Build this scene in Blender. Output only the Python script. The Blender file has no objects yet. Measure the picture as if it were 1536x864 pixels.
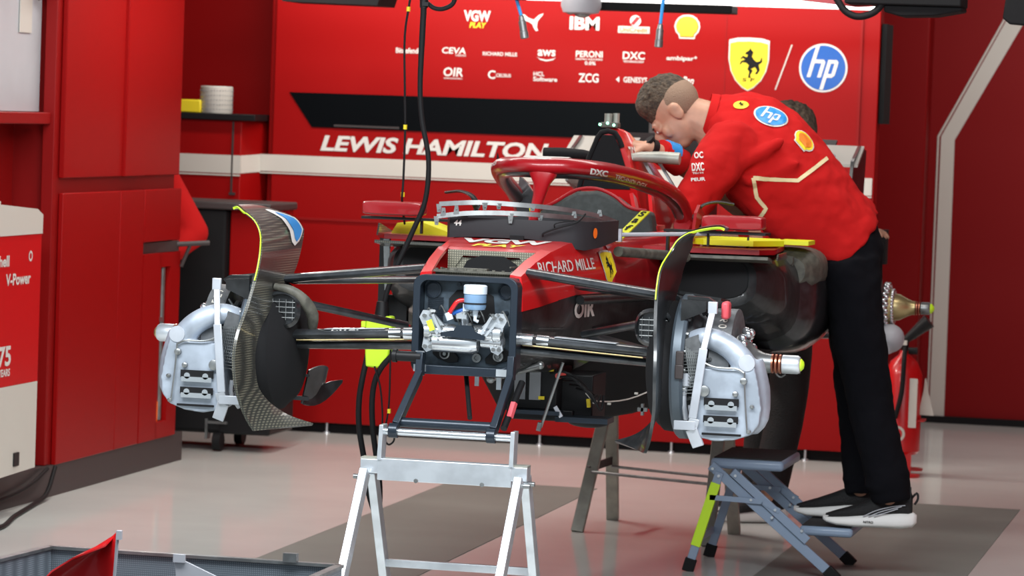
import bpy, bmesh, math, random
from mathutils import Vector, Matrix, noise
from mathutils.bvhtree import BVHTree
random.seed(7)
D = bpy.data; C = bpy.context.scene.collection
V = Vector
R = math.radians

# ------------------------------------------------------------------ camera
SC = bpy.context.scene
cam_d = D.cameras.new('camera'); cam_d.sensor_width = 36; cam_d.lens = 5396 * 36 / 1536
cam_d.clip_start = .1; cam_d.clip_end = 200
cam = D.objects.new('camera', cam_d); C.objects.link(cam)
def camera_matrix(yaw, pitch, roll, pos):
    cy, sy, cp, sp, cr, sr = math.cos(yaw), math.sin(yaw), math.cos(pitch), math.sin(pitch), math.cos(roll), math.sin(roll)
    fw = V((sy*cp, cy*cp, -sp)); rt = V((cy, -sy, 0)); up = rt.cross(fw)
    r2 = cr*rt + sr*up; u2 = -sr*rt + cr*up
    m = Matrix((r2, u2, -fw)).transposed().to_4x4(); m.translation = pos
    return m
cam.matrix_world = camera_matrix(-.2178, .0495, .0365, V((2.338, -10.072, 1.574)))
cam_d.dof.use_dof = True; cam_d.dof.focus_distance = 10.0; cam_d.dof.aperture_fstop = 9.0
SC.camera = cam

# ------------------------------------------------------------------ world, exposure
SC.view_settings.view_transform = 'Standard'; SC.view_settings.look = 'None'
SC.view_settings.exposure = 0.0; SC.view_settings.gamma = 1.0; SC.view_settings.use_curve_mapping = False
W = D.worlds.new('pit_lane_daylight'); SC.world = W; W.use_nodes = True
bg = W.node_tree.nodes['Background']; bg.inputs[0].default_value = (.80, .92, 1.0, 1); bg.inputs[1].default_value = .62

def area(name, loc, rot, sx, sy, power, col=(1, 1, 1)):
    l = D.lights.new(name, 'AREA'); l.shape = 'RECTANGLE'; l.size = sx; l.size_y = sy; l.energy = power; l.color = col
    o = D.objects.new(name, l); C.objects.link(o); o.location = loc; o.rotation_euler = rot
    return o
area('ceiling_lamp_front', (.2, -2.2, 2.8), (R(28), 0, 0), 4.2, .8, 235, (.93, .97, 1))
area('ceiling_lamp_middle', (-.2, 2.2, 2.9), (R(4), 0, 0), 3.6, .5, 58, (1, .97, .92))
area('ceiling_lamp_back', (-1.0, 5.82, 2.50), (R(38), 0, 0), 3.2, .12, 46, (1, .95, .88))
area('far_fill_light', (1.5, 7.4, 2.9), (R(20), 0, 0), 1.6, .4, 28, (1, .97, .92))  # added fill without a known fixture, lightens the far wall and stripe
area('ceiling_lamp_side', (-2.02, 3.9, 2.42), (0, R(-32), 0), .12, 1.5, 36, (1, .95, .88))

# ------------------------------------------------------------------ materials
def mat(name, col, rough=.5, metal=0., coat=0., spec=.5, emit=None, es=0., bump=0., bscale=40., var=0., vscale=6., col2=None, croughness=.05):
    m = D.materials.new(name); m.use_nodes = True; nt = m.node_tree; b = nt.nodes['Principled BSDF']
    b.inputs['Base Color'].default_value = (*col, 1); b.inputs['Roughness'].default_value = rough
    b.inputs['Metallic'].default_value = metal; b.inputs['Coat Weight'].default_value = coat
    b.inputs['Coat Roughness'].default_value = croughness
    b.inputs['Specular IOR Level'].default_value = spec
    if emit: b.inputs['Emission Color'].default_value = (*emit, 1); b.inputs['Emission Strength'].default_value = es
    tc = nt.nodes.new('ShaderNodeTexCoord')
    if bump:
        n = nt.nodes.new('ShaderNodeTexNoise'); n.inputs['Scale'].default_value = bscale; n.inputs['Detail'].default_value = 4
        nt.links.new(tc.outputs['Object'], n.inputs['Vector'])
        bp = nt.nodes.new('ShaderNodeBump'); bp.inputs['Strength'].default_value = bump; bp.inputs['Distance'].default_value = .01
        nt.links.new(n.outputs['Fac'], bp.inputs['Height']); nt.links.new(bp.outputs['Normal'], b.inputs['Normal'])
    if var or col2:
        n = nt.nodes.new('ShaderNodeTexNoise'); n.inputs['Scale'].default_value = vscale; n.inputs['Detail'].default_value = 5
        nt.links.new(tc.outputs['Object'], n.inputs['Vector'])
        r = nt.nodes.new('ShaderNodeValToRGB'); c2 = col2 or tuple(min(1, c*(1+var)) for c in col)
        c1 = tuple(c*(1-var) for c in col) if not col2 else col
        r.color_ramp.elements[0].position = .38; r.color_ramp.elements[1].position = .62
        r.color_ramp.elements[0].color = (*c1, 1); r.color_ramp.elements[1].color = (*c2, 1)
        nt.links.new(n.outputs['Fac'], r.inputs[0]); nt.links.new(r.outputs[0], b.inputs['Base Color'])
    return m

def weave(name, ca, cb, scale=90., rough=.35, coat=.6, wtype='BANDS'):
    """carbon weave: fine diagonal bands in two directions"""
    m = mat(name, ca, rough, 0, coat); nt = m.node_tree; b = nt.nodes['Principled BSDF']
    tc = nt.nodes.new('ShaderNodeTexCoord'); ws = []
    for d in ('X', 'Z'):
        w = nt.nodes.new('ShaderNodeTexWave'); w.bands_direction = d; w.inputs['Scale'].default_value = scale
        w.inputs['Distortion'].default_value = .4
        nt.links.new(tc.outputs['Object'], w.inputs['Vector']); ws.append(w)
    mx = nt.nodes.new('ShaderNodeMath'); mx.operation = 'MULTIPLY'
    nt.links.new(ws[0].outputs['Fac'], mx.inputs[0]); nt.links.new(ws[1].outputs['Fac'], mx.inputs[1])
    r = nt.nodes.new('ShaderNodeValToRGB'); r.color_ramp.elements[0].color = (*ca, 1); r.color_ramp.elements[1].color = (*cb, 1)
    nt.links.new(mx.outputs[0], r.inputs[0]); nt.links.new(r.outputs[0], b.inputs['Base Color'])
    return m

M = dict(
    red=mat('red_panel', (.30, .0028, .0030), .42, spec=.16, bump=.03, bscale=3),
    redtrim=mat('red_trim', (.27, .003, .003), .5, spec=.25),
    redcar=mat('race_red', (.60, .008, .010), .3, coat=.5, croughness=.08),
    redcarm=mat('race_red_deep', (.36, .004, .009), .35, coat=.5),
    redshirt=mat('shirt_red', (.46, .007, .007), .9, spec=.2, bump=.8, bscale=8),
    piping=mat('cream_piping', (.75, .62, .36), .6),
    white=mat('white_vinyl', (.62, .595, .54), .5),
    whitec=mat('white_lettering', (.70, .68, .64), .5),
    cream=mat('cream_metal', (.62, .60, .54), .45),
    board=mat('pale_board', (.50, .53, .56), .35, var=.06, vscale=2),
    black=mat('black_plastic', (.009, .009, .010), .45, spec=.25),
    blackgloss=mat('black_glass', (.003, .004, .005), .3, spec=.06),
    matte=mat('matte_black', (.010, .010, .011), .8, spec=.2),
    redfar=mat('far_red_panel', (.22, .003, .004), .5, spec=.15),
    rubber=mat('black_rubber', (.010, .010, .011), .6, spec=.2),
    charcoal=mat('charcoal_kick', (.045, .036, .036), .5),
    trouser=mat('black_cloth', (.005, .005, .007), .95, spec=.1, bump=.5, bscale=12),
    carbon=weave('carbon_fibre', (.012, .013, .014), (.05, .052, .05)),
    carbonw=weave('carbon_weave_pale', (.035, .036, .032), (.17, .16, .12), 45, .3, .5),
    carbong=mat('glossy_carbon', (.020, .022, .024), .30, coat=.5, var=.4, vscale=30),
    carbonb=mat('scuffed_carbon', (.014, .015, .016), .45, spec=.3, coat=.3, bump=.2, bscale=30, var=.5, vscale=12),
    armcarbon=mat('suspension_carbon', (.045, .050, .056), .30, metal=.35, coat=.5, var=.3, vscale=20),
    dust=mat('dusty_carbon', (.085, .082, .066), .55, var=.3, vscale=35),
    graph=mat('graphite_box', (.026, .025, .028), .5, spec=.25),
    navy=mat('dark_blue_metal', (.018, .027, .040), .35, metal=.4, coat=.2),
    baycarbon=weave('pedal_bay_weave', (.10, .10, .075), (.38, .36, .27), 45, .45, .2),
    alu=mat('bare_aluminium', (.66, .70, .74), .35, metal=.75, var=.1, vscale=14),
    caliper=mat('cast_grey', (.38, .43, .50), .42, metal=.35, var=.22, vscale=9),
    silver=mat('pale_silver_duct', (.50, .53, .58), .38, metal=.35, var=.1, vscale=10),
    bright=mat('bright_machined', (.72, .75, .78), .22, metal=.9),
    steel=mat('steel_grey', (.27, .28, .28), .35, metal=.8, var=.15, vscale=25),
    olive=mat('worn_steel', (.34, .34, .30), .5, metal=.35, var=.15, vscale=14),
    disc=mat('brake_disc', (.10, .105, .11), .6, var=.2, vscale=40),
    rust=mat('heated_metal', (.16, .035, .025), .45, metal=.4),
    copper=mat('copper_ring', (.55, .22, .14), .3, metal=.9),
    gold=mat('titanium_gold', (.50, .40, .20), .35, metal=.85),
    lime=mat('lime_plastic', (.62, .95, .03), .5),
    yellow=mat('yellow_cover', (.72, .72, .01), .5),
    yel2=mat('emblem_yellow', (.86, .68, .02), .5),
    shellr=mat('emblem_orange', (.80, .22, .02), .5),
    blue=mat('emblem_blue', (.01, .10, .42), .45),
    blue2=mat('bright_blue', (.02, .25, .62), .45),
    orange=mat('orange_dot', (.9, .16, .01), .5),
    fluid=mat('brake_fluid', (.16, .27, .42), .25, coat=.4),
    cap=mat('white_cap', (.62, .70, .78), .45),
    skin=mat('skin', (.50, .27, .18), .55, var=.08, vscale=20),
    skinred=mat('flushed_skin', (.55, .22, .15), .55),
    hair=mat('dark_brown_hair', (.035, .024, .016), .8, bump=1., bscale=120, col2=(.10, .07, .045), vscale=70),
    fade=mat('cropped_hair', (.27, .175, .12), .85, bump=.5, bscale=250),
    stool=mat('blue_grey_enamel', (.26, .34, .46), .4, coat=.1),
    tread=mat('stool_tread', (.03, .032, .034), .7, bump=.6, bscale=200),
    shoe=mat('shoe_mesh', (.008, .008, .009), .75, bump=.5, bscale=180),
    sole=mat('white_foam', (.80, .80, .78), .6),
    pad=mat('headrest_foam', (.045, .052, .05), .7, var=.15, vscale=60),
    pink=mat('red_sleeve', (.65, .08, .10), .5),
    glow=mat('lamp_diffuser', (.9, .9, .88), .5, emit=(1, .97, .93), es=3.),
    led=mat('green_led', (.1, .6, .3), .4, emit=(.3, 1, .6), es=4.),
    grey=mat('mid_grey', (.25, .26, .28), .5),
    lgrey=mat('light_grey', (.45, .46, .5), .5),
    pinkled=mat('red_fastener', (.8, .12, .10), .5),
)
def floor_mat(name, c, rough, mottled):
    m = mat(name, c, rough, spec=.16, var=mottled, vscale=1.5)
    return m
M['floor'] = floor_mat('polished_pale_floor', (.68, .69, .66), .10, .04)
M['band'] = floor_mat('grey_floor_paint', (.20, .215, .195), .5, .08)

# ------------------------------------------------------------------ mesh builder
def perp(t, ref=V((0, 0, 1))):
    a = t.cross(ref)
    if a.length < 1e-4: a = t.cross(V((1, 0, 0)))
    a.normalize(); b = a.cross(t).normalized()
    return a, b
def smooth_path(pts, k=4):
    """Catmull-Rom through the points"""
    P = [V(p) for p in pts]
    if len(P) < 3: return P
    out = []
    for i in range(len(P)-1):
        p0 = P[i-1] if i else P[0]*2-P[1]; p1, p2 = P[i], P[i+1]; p3 = P[i+2] if i+2 < len(P) else P[-1]*2-P[-2]
        for j in range(k):
            t = j/k
            out.append(.5*((2*p1)+(p2-p0)*t+(2*p0-5*p1+4*p2-p3)*t*t+(3*p1-p0-3*p2+p3)*t**3))
    out.append(P[-1]); return out
def lerp_list(vals, n):
    if not isinstance(vals, (list, tuple)): return [vals]*n
    m = len(vals)-1; out = []
    for i in range(n):
        t = i/(n-1)*m; a = min(int(t), m-1); out.append(vals[a]+(vals[a+1]-vals[a])*(t-a))
    return out
class MB:
    def __init__(s): s.v = []; s.f = []; s.mi = []; s.cur = 0
    def add(s, vs, fs):
        n = len(s.v); s.v += [V(p) for p in vs]; s.f += [[i+n for i in f] for f in fs]; s.mi += [s.cur]*len(fs); return s
    def box(s, c, d, rot=None):
        c = V(c); h = V(d)/2; vs = []
        for x in (-1, 1):
            for y in (-1, 1):
                for z in (-1, 1):
                    p = V((x*h.x, y*h.y, z*h.z)); p = rot @ p if rot else p; vs.append(c+p)
        return s.add(vs, [(0, 1, 3, 2), (4, 6, 7, 5), (0, 4, 5, 1), (2, 3, 7, 6), (0, 2, 6, 4), (1, 5, 7, 3)])
    def bar(s, a, b, w, h, ref=(0, 0, 1)):
        """rectangular bar from a to b: w across, h along ref"""
        a, b = V(a), V(b); t = (b-a).normalized(); x, y = perp(t, V(ref))
        vs = [p+x*sx*w/2+y*sy*h/2 for p in (a, b) for sx, sy in ((-1, -1), (1, -1), (1, 1), (-1, 1))]
        return s.add(vs, [(0, 1, 2, 3), (7, 6, 5, 4)]+[(i, i+4, (i+1) % 4+4, (i+1) % 4) for i in range(4)])
    def rings(s, rs, caps=True, closed=True):
        n = len(rs[0]); fs = []
        for i in range(len(rs)-1):
            for j in range(n if closed else n-1):
                k = (j+1) % n; fs.append((i*n+j, i*n+k, (i+1)*n+k, (i+1)*n+j))
        if caps: fs += [tuple(range(n))[::-1], tuple(range((len(rs)-1)*n, len(rs)*n))]
        return s.add([p for r in rs for p in r], fs)
    def tube(s, pts, r, n=12, flat=(1, 1), ref=(0, 0, 1), smooth=0, caps=True):
        P = smooth_path(pts, smooth) if smooth else [V(p) for p in pts]
        rr = lerp_list(r, len(P)) if len(P) != (len(r) if isinstance(r, (list, tuple)) else -1) else r
        rs = []; a = None
        for i, p in enumerate(P):
            t = (P[min(i+1, len(P)-1)]-P[max(i-1, 0)])
            if t.length < 1e-9: t = V((0, 0, 1))
            t.normalize(); x, y = perp(t, V(ref))
            if a is not None and x.dot(a) < 0 and flat == (1, 1): x, y = -x, -y
            if a is not None and flat == (1, 1):     # parallel transport for round tubes
                x = (a-t*a.dot(t)).normalized(); y = x.cross(t).normalized()
            a = x
            rs.append([p+x*math.cos(2*math.pi*k/n)*rr[i]*flat[0]+y*math.sin(2*math.pi*k/n)*rr[i]*flat[1] for k in range(n)])
        return s.rings(rs, caps)
    def cyl(s, a, b, r0, r1=None, n=20): return s.tube([a, b], [r0, r0 if r1 is None else r1], n)
    def lathe(s, o, ax, prof, n=28, arc=None):
        """prof: list of (distance along ax, radius)"""
        o = V(o); ax = V(ax).normalized(); x, y = perp(ax, V((0, 0, 1)) if abs(ax.z) < .9 else V((0, 1, 0)))
        return s.rings([[o+ax*t+(x*math.cos(2*math.pi*k/n)+y*math.sin(2*math.pi*k/n))*max(r, 1e-4) for k in range(n)] for t, r in prof])
    def prism(s, poly, o, x, y, th):
        """polygon (2d) in the plane o,x,y pushed out by th along x cross y"""
        o, x, y = V(o), V(x), V(y); nn = x.cross(y).normalized()*th; n = len(poly)
        a = [o+x*p[0]+y*p[1] for p in poly]
        return s.add(a+[p+nn for p in a], [tuple(range(n))[::-1], tuple(range(n, 2*n))]+[(i, (i+1) % n, (i+1) % n+n, i+n) for i in range(n)])
    def xz(s, poly, y, th): return s.prism([(p[0], p[1]) for p in poly], (0, y+th, 0), (1, 0, 0), (0, 0, 1), th)
    def yz(s, poly, x, th): return s.prism([(p[0], p[1]) for p in poly], (x, 0, 0), (0, 1, 0), (0, 0, 1), th)
    def ell(s, c, r, n=20, m=12, rot=None):
        c = V(c); r = (r, r, r) if isinstance(r, (int, float)) else r; vs = []; fs = []
        for i in range(1, m):
            ph = math.pi*i/m
            for j in range(n):
                th = 2*math.pi*j/n; p = V((r[0]*math.sin(ph)*math.cos(th), r[1]*math.sin(ph)*math.sin(th), r[2]*math.cos(ph)))
                vs.append(c+(rot @ p if rot else p))
        for i in range(m-2):
            for j in range(n): fs.append((i*n+j, (i+1)*n+j, (i+1)*n+(j+1) % n, i*n+(j+1) % n))
        t = V((0, 0, r[2])); t = rot @ t if rot else t; vs += [c+t, c-t]; a, b = len(vs)-2, len(vs)-1
        for j in range(n): fs += [(a, j, (j+1) % n), (b, (m-2)*n+(j+1) % n, (m-2)*n+j)]
        return s.add(vs, fs)
    def cap(s, a, b, r0, r1=None, n=16):
        r1 = r0 if r1 is None else r1
        s.tube([a, b], [r0, r1], n); s.ell(a, r0, n, 8); s.ell(b, r1, n, 8); return s
    def sheet(s, rows, th):
        """grid surface given as rows of points, given thickness th along its normals"""
        m, n = len(rows), len(rows[0]); rows = [[V(p) for p in r] for r in rows]; nr = []
        for i in range(m):
            for j in range(n):
                du = rows[i][min(j+1, n-1)]-rows[i][max(j-1, 0)]; dv = rows[min(i+1, m-1)][j]-rows[max(i-1, 0)][j]
                q = du.cross(dv); nr.append(q.normalized() if q.length > 1e-12 else V((0, 0, 1)))
        a = [rows[i][j]+nr[i*n+j]*th/2 for i in range(m) for j in range(n)]; b = [rows[i][j]-nr[i*n+j]*th/2 for i in range(m) for j in range(n)]
        N = m*n; fs = []
        for i in range(m-1):
            for j in range(n-1):
                q = (i*n+j, i*n+j+1, (i+1)*n+j+1, (i+1)*n+j); fs += [q, tuple(k+N for k in q[::-1])]
        for i in range(m-1):
            for j in (0, n-1): fs.append((i*n+j, (i+1)*n+j, (i+1)*n+j+N, i*n+j+N))
        for j in range(n-1):
            for i in (0, m-1): fs.append((i*n+j, i*n+j+1, i*n+j+1+N, i*n+j+N))
        return s.add(a+b, fs)
    def mirror(s):
        """a mirrored copy of everything so far, across x = 0, replacing nothing"""
        r = MB(); r.v = [V((-p.x, p.y, p.z)) for p in s.v]; r.f = [f[::-1] for f in s.f]; r.mi = list(s.mi); return r

BASE = {}
def finish(name, mb, mats, base=V((0, 0, 0)), bevel=0, smooth=True, angle=38, sub=0, remesh=0, relax=0, seg=2):
    me = D.meshes.new(name); me.from_pydata([p-base for p in mb.v], [], mb.f)
    mats = mats if isinstance(mats, (list, tuple)) else [mats]
    for k in mats: me.materials.append(M[k] if isinstance(k, str) else k)
    if len(mats) > 1:
        for p, i in zip(me.polygons, mb.mi): p.material_index = min(i, len(mats)-1)
    bm = bmesh.new(); bm.from_mesh(me); bmesh.ops.recalc_face_normals(bm, faces=bm.faces); bm.to_mesh(me); bm.free()
    if smooth:
        for p in me.polygons: p.use_smooth = True
        if not remesh and not sub: me.set_sharp_from_angle(angle=R(angle))
    o = D.objects.new(name, me)
    if remesh:
        r = o.modifiers.new('remesh', 'REMESH'); r.mode = 'VOXEL'; r.voxel_size = remesh; r.use_smooth_shade = True
        if relax: q = o.modifiers.new('smooth', 'SMOOTH'); q.factor = .5; q.iterations = relax
    if bevel:
        b = o.modifiers.new('bevel', 'BEVEL'); b.width = bevel; b.segments = seg; b.limit_method = 'ANGLE'; b.angle_limit = R(40); b.harden_normals = False
    if sub: q = o.modifiers.new('sub', 'SUBSURF'); q.levels = q.render_levels = sub
    C.objects.link(o); BASE[o.name] = V(base); return o
def crumple(o, size, strength):
    tx = D.textures.new(o.name+'_folds', 'CLOUDS'); tx.noise_scale = size; tx.noise_depth = 2
    m = o.modifiers.new('folds', 'DISPLACE'); m.texture = tx; m.strength = strength; m.mid_level = .5; m.texture_coords = 'LOCAL'
def thing(name, label, cat, loc, group=None):
    o = D.objects.new(name, None); C.objects.link(o); o.location = loc; o.empty_display_size = .1
    o['label'] = label; o['category'] = cat
    if group: o['group'] = group
    BASE[o.name] = V(loc); return o
def part(name, mb, mats, parent, label=None, **k):
    o = finish(name, mb, mats, base=BASE[parent.name], **k); o.parent = parent
    if label: o['label'] = label
    return o
def single(name, mb, mats, label, cat, loc=(0, 0, 0), group=None, **k):
    o = finish(name, mb, mats, base=V(loc), **k); o.location = loc
    o['label'] = label; o['category'] = cat
    if group: o['group'] = group
    return o
def struct(name, mb, mats, parent=None, **k):
    o = finish(name, mb, mats, **k)
    if parent: o.parent = parent
    else: o['kind'] = 'structure'
    return o

# ------------------------------------------------------------------ lettering and emblems
def text_polys(s, w, h, shear=0., bold=0., lines=1, spacing=1.):
    cu = D.curves.new('lettering', 'FONT'); cu.body = s; cu.size = 1; cu.shear = shear; cu.offset = bold; cu.space_character = spacing
    cu.fill_mode = 'FRONT'; cu.resolution_u = 3
    o = D.objects.new('lettering', cu); me = D.meshes.new_from_object(o)
    vs = [v.co.copy() for v in me.vertices]; fs = [tuple(p.vertices) for p in me.polygons]
    D.objects.remove(o); D.curves.remove(cu); D.meshes.remove(me)
    if not vs: return [], []
    x0, x1 = min(v.x for v in vs), max(v.x for v in vs); y0, y1 = min(v.y for v in vs), max(v.y for v in vs)
    sx = w/max(1e-6, x1-x0); sy = h/max(1e-6, y1-y0)
    return [((v.x-x0-(x1-x0)/2)*sx, (v.y-y0-(y1-y0)/2)*sy) for v in vs], fs
def mark(mb, pts, fs, c, x, y, lift=.0, bvh=None, d=None):
    """lay flat 2d shapes (centred on c) into mb; with bvh they are dropped along d onto that surface"""
    c, x, y = V(c), V(x).normalized(), V(y).normalized(); out = []
    for p in pts:
        q = c+x*p[0]+y*p[1]
        if bvh:
            h = bvh.ray_cast(q, d)
            if h[0] is not None:
                nn = h[1] if h[1].dot(d) < 0 else -h[1]; q = h[0]+nn*(lift+.0015)
            else:
                h = bvh.find_nearest(q)
                if h[0] is not None: q = h[0]+V(d)*-.002
        else: q = q+x.cross(y)*lift
        out.append(q)
    mb.add(out, fs)
def circle(r, n=40, cx=0, cy=0, ry=None): return [(cx+r*math.cos(2*math.pi*k/n), cy+(ry or r)*math.sin(2*math.pi*k/n)) for k in range(n)]
def poly(pts): return pts, [tuple(range(len(pts)))]
def ringpoly(r0, r1, n=40):
    a = circle(r0, n)+circle(r1, n); return a, [(k, (k+1) % n, (k+1) % n+n, k+n) for k in range(n)]
def dense(pts, k=5):
    """fan grid for a convex outline so that it can follow a curved surface"""
    n = len(pts); cx = sum(p[0] for p in pts)/n; cy = sum(p[1] for p in pts)/n; vs = [(cx, cy)]; fs = []
    for i in range(1, k+1):
        vs += [(cx+(p[0]-cx)*i/k, cy+(p[1]-cy)*i/k) for p in pts]
    for j in range(n): fs.append((0, 1+j, 1+(j+1) % n))
    for i in range(k-1):
        for j in range(n): a = 1+i*n; fs.append((a+j, a+n+j, a+n+(j+1) % n, a+(j+1) % n))
    return vs, fs
SHIELD = [(-.5, .46), (-.3, .5), (0, .51), (.3, .5), (.5, .46), (.5, .1), (.44, -.12), (.32, -.3), (.14, -.44), (0, -.5), (-.14, -.44), (-.32, -.3), (-.44, -.12), (-.5, .1)]
HORSE = [(-.03, -.36), (.05, -.36), (.03, -.28), (.10, -.16), (.04, -.12), (.16, -.06), (.22, -.16), (.16, -.24), (.22, -.26), (.30, -.14), (.26, .0), (.36, .08), (.34, .24), (.29, .10), (.20, .08),
         (.12, .14), (.06, .22), (.10, .34), (.04, .40), (.0, .46), (-.02, .40), (-.12, .33), (-.14, .28), (-.06, .27), (-.08, .20), (-.20, .24), (-.27, .16), (-.24, .14), (-.20, .18), (-.13, .13),
         (-.24, .10), (-.29, .0), (-.25, .0), (-.21, .06), (-.10, .05), (-.02, -.02), (-.06, -.12), (.0, -.20), (-.02, -.28)]
PECTEN = [(-.30, -.5), (.30, -.5), (.32, -.36), (.44, -.22), (.5, .0), (.46, .20), (.36, .36), (.20, .47), (0, .5), (-.20, .47), (-.36, .36), (-.46, .20), (-.5, .0), (-.44, -.22), (-.32, -.36)]
CAT = [(-.5, .42), (-.30, .40), (-.12, .22), (.10, .12), (.30, .38), (.40, .44), (.5, .5), (.46, .38), (.36, .22), (.26, .02), (.24, -.30), (.30, -.46), (.20, -.5), (.10, -.30), (.06, -.14), (-.10, .0), (-.30, .06), (-.36, .12), (-.28, .22), (-.36, .32), (-.5, .34)]
def hp_shapes(r):
    q = [[(-.52, -.42), (-.36, -.42), (-.36, .95), (-.52, .95)], [(-.36, .20), (.10, .20), (.10, .26), (.0, .36), (-.36, .36)], [(-.06, -.42), (.10, -.42), (.10, .21), (-.06, .21)],
         [(.20, -.95), (.36, -.95), (.36, .36), (.20, .36)], [(.36, .20), (.68, .20), (.68, .26), (.58, .36), (.36, .36)], [(.52, -.27), (.68, -.27), (.68, .21), (.52, .21)], [(.36, -.42), (.58, -.42), (.68, -.32), (.68, -.26), (.36, -.26)]]
    return [[((x-.08+.27*z)*r, z*r) for x, z in p] for p in q]
def sc(pts, w, h): return [(p[0]*w, p[1]*h) for p in pts]
def bvh_of(*obs):
    dg = bpy.context.evaluated_depsgraph_get(); dg.update(); vs = []; fs = []
    for o in obs:
        e = o.evaluated_get(dg); me = e.to_mesh(); n = len(vs); mw = e.matrix_world
        vs += [mw @ v.co for v in me.vertices]; fs += [[i+n for i in p.vertices] for p in me.polygons]; e.to_mesh_clear()
    return BVHTree.FromPolygons(vs, fs)
# ================================================================== THE SETTING
WY = 6.445
b = MB().box((-.5, -2.4, -.03), (9.4, 24, .06)); struct('floor', b, 'floor')
fl = D.objects['floor']
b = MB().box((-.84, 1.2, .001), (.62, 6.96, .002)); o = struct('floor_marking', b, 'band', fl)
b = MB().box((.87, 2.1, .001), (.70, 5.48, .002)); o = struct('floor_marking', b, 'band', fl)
b = MB().box((-.5, 3.4, 3.05), (9.4, 12.2, .1)); struct('ceiling', b, 'grey')
b = MB().box((-3.3, WY+.56, 1.5), (1.5, .1, 3.0)); struct('wall_back_left', b, 'red')
b = MB().box((-1.072, WY+.06, 1.555), (2.884, .12, 3.01)); b.box((-2.53, WY+.28, 1.555), (.04, .45, 3.01))
wb = struct('wall_back', b, 'red', bevel=.004)
b = MB().box((-1.1, WY+.08, .024), (2.94, .06, .048)); struct('dark_toe_gap', b, 'matte')  # darkness of the toe gap under the wall, built as a black strip
b = MB()
for x in (-2.2, -1.16, -.53, .1): b.lathe((x, WY+.012, 0), (0, 0, 1), [(0, .018), (.006, .016), (.010, .006), (.05, .006)], 12)
struct('levelling_feet', b, 'alu', wb)
# dark window strip, stripe and seams on the back wall
b = MB().prism([(-2.436, 1.619), (-2.32, 1.457), (-.45, 1.453), (-.45, 1.626)], (0, WY+.001, 0), (1, 0, 0), (0, 0, 1), .006)
w1 = struct('window_1', b, 'blackgloss')
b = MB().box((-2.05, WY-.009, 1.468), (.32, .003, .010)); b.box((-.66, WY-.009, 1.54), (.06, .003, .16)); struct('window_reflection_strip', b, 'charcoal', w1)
b = MB().box((-1.105, WY-.002, 1.279), (2.93, .006, .080)); b.box((-1.105, WY-.002, 1.2315), (2.93, .006, .006))
struct('white_stripe', b, 'white', wb)
b = MB().box((-.345, WY, 1.9), (.004, .004, 2.2)); b.box((.285, WY-.004, 1.55), (.012, .012, 3.0)); struct('wall_seam', b, 'redtrim', wb)
b = MB()
for z in (1.02,): b.box((-1.45, WY-.001, z), (1.9, .012, .012))
for x in (-2.4, -1.74, -.51): b.box((x, WY-.001, .74), (.010, .012, .56))
struct('panel_edge', b, 'redtrim', wb)
# far wall seen past the partition's end
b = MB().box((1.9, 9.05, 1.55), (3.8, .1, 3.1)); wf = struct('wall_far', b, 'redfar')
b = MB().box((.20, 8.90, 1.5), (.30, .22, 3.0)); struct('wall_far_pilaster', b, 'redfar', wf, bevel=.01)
b = MB().box((1.9, 8.985, .018), (3.2, .03, .036)); struct('baseboard_far', b, 'matte')
b = MB().prism([(.408, .03), (.487, .03), (.482, 1.499), (.90, 2.28), (.83, 2.34), (.398+.012, 1.515)], (0, 8.998, 0), (1, 0, 0), (0, 0, 1), .004)
b.prism([(.393, .03), (.401, .03), (.400, 1.512), (.824, 2.34), (.815, 2.345), (.391, 1.517)], (0, 8.998, 0), (1, 0, 0), (0, 0, 1), .004)
struct('white_stripe', b, 'white', wf)
b = MB().box((.385, 6.6, 1.80), (.022, .25, .46)); struct('dark_wall_gap', b, 'matte')  # black box stands in for the dark slot past the wall's end
b = MB().box((.41, 6.62, 1.0), (.02, .1, .16)); struct('trim_2', b, 'matte')
b = MB().box((-4.15, 3.2, 1.5), (.1, 7.4, 3.0)); struct('wall_left', b, 'red')
b = MB().box((4.1, 3.4, 1.5), (.1, 12, 3.0)); struct('wall_right', b, 'red')

# lettering on the back wall (surface marks of the wall)
def wall_text(s, x, z, w, h, m='whitec', shear=0, bold=.02, name='wall_lettering', lift=.003):
    p, f = text_polys(s, w, h, shear, bold); b = MB(); mark(b, p, f, (x, WY-lift, z), (1, 0, 0), (0, 0, 1)); struct(name, b, m, wb, smooth=False)
def wall_shape(pts, x, z, m, name='wall_emblem', lift=.003, faces=None):
    b = MB(); mark(b, pts, faces or [tuple(range(len(pts)))], (x, WY-lift, z), (1, 0, 0), (0, 0, 1)); struct(name, b, m, wb, smooth=False)
wall_text('LEWIS HAMILTON', -1.72, 1.3835, 1.11, .075, 'whitec', .22, .035)
wall_text('VGW', -1.532, 2.008, .13, .052, 'whitec', 0, .04); wall_text('PLAY', -1.527, 1.965, .082, .026, 'yel2', .2, .03)
wall_shape(sc(CAT, .115, .085), -1.271, 1.988, 'whitec')
wall_text('IBM', -1.016, 1.989, .142, .062, 'whitec', 0, .04)
wall_shape(circle(.026), -.775, 2.008, 'whitec'); wall_shape([(-.022, -.014), (-.006, -.020), (.022, .014), (.006, .020)], -.775, 2.008, 'redcar', lift=.005)
wall_shape([(-.075, -.016), (.075, -.016), (.075, .016), (-.075, .016)], -.781, 1.966, 'white'); wall_text('UniCredit', -.781, 1.966, .132, .022, 'shellr', 0, .01, lift=.005)
wall_shape(sc(PECTEN, .122, .112), -.529, 1.988, 'whitec'); wall_shape(sc(PECTEN, .108, .098), -.529, 1.988, 'shellr', lift=.0045); wall_shape(sc(PECTEN, .096, .086), -.529, 1.988, 'yel2', lift=.006)
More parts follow.
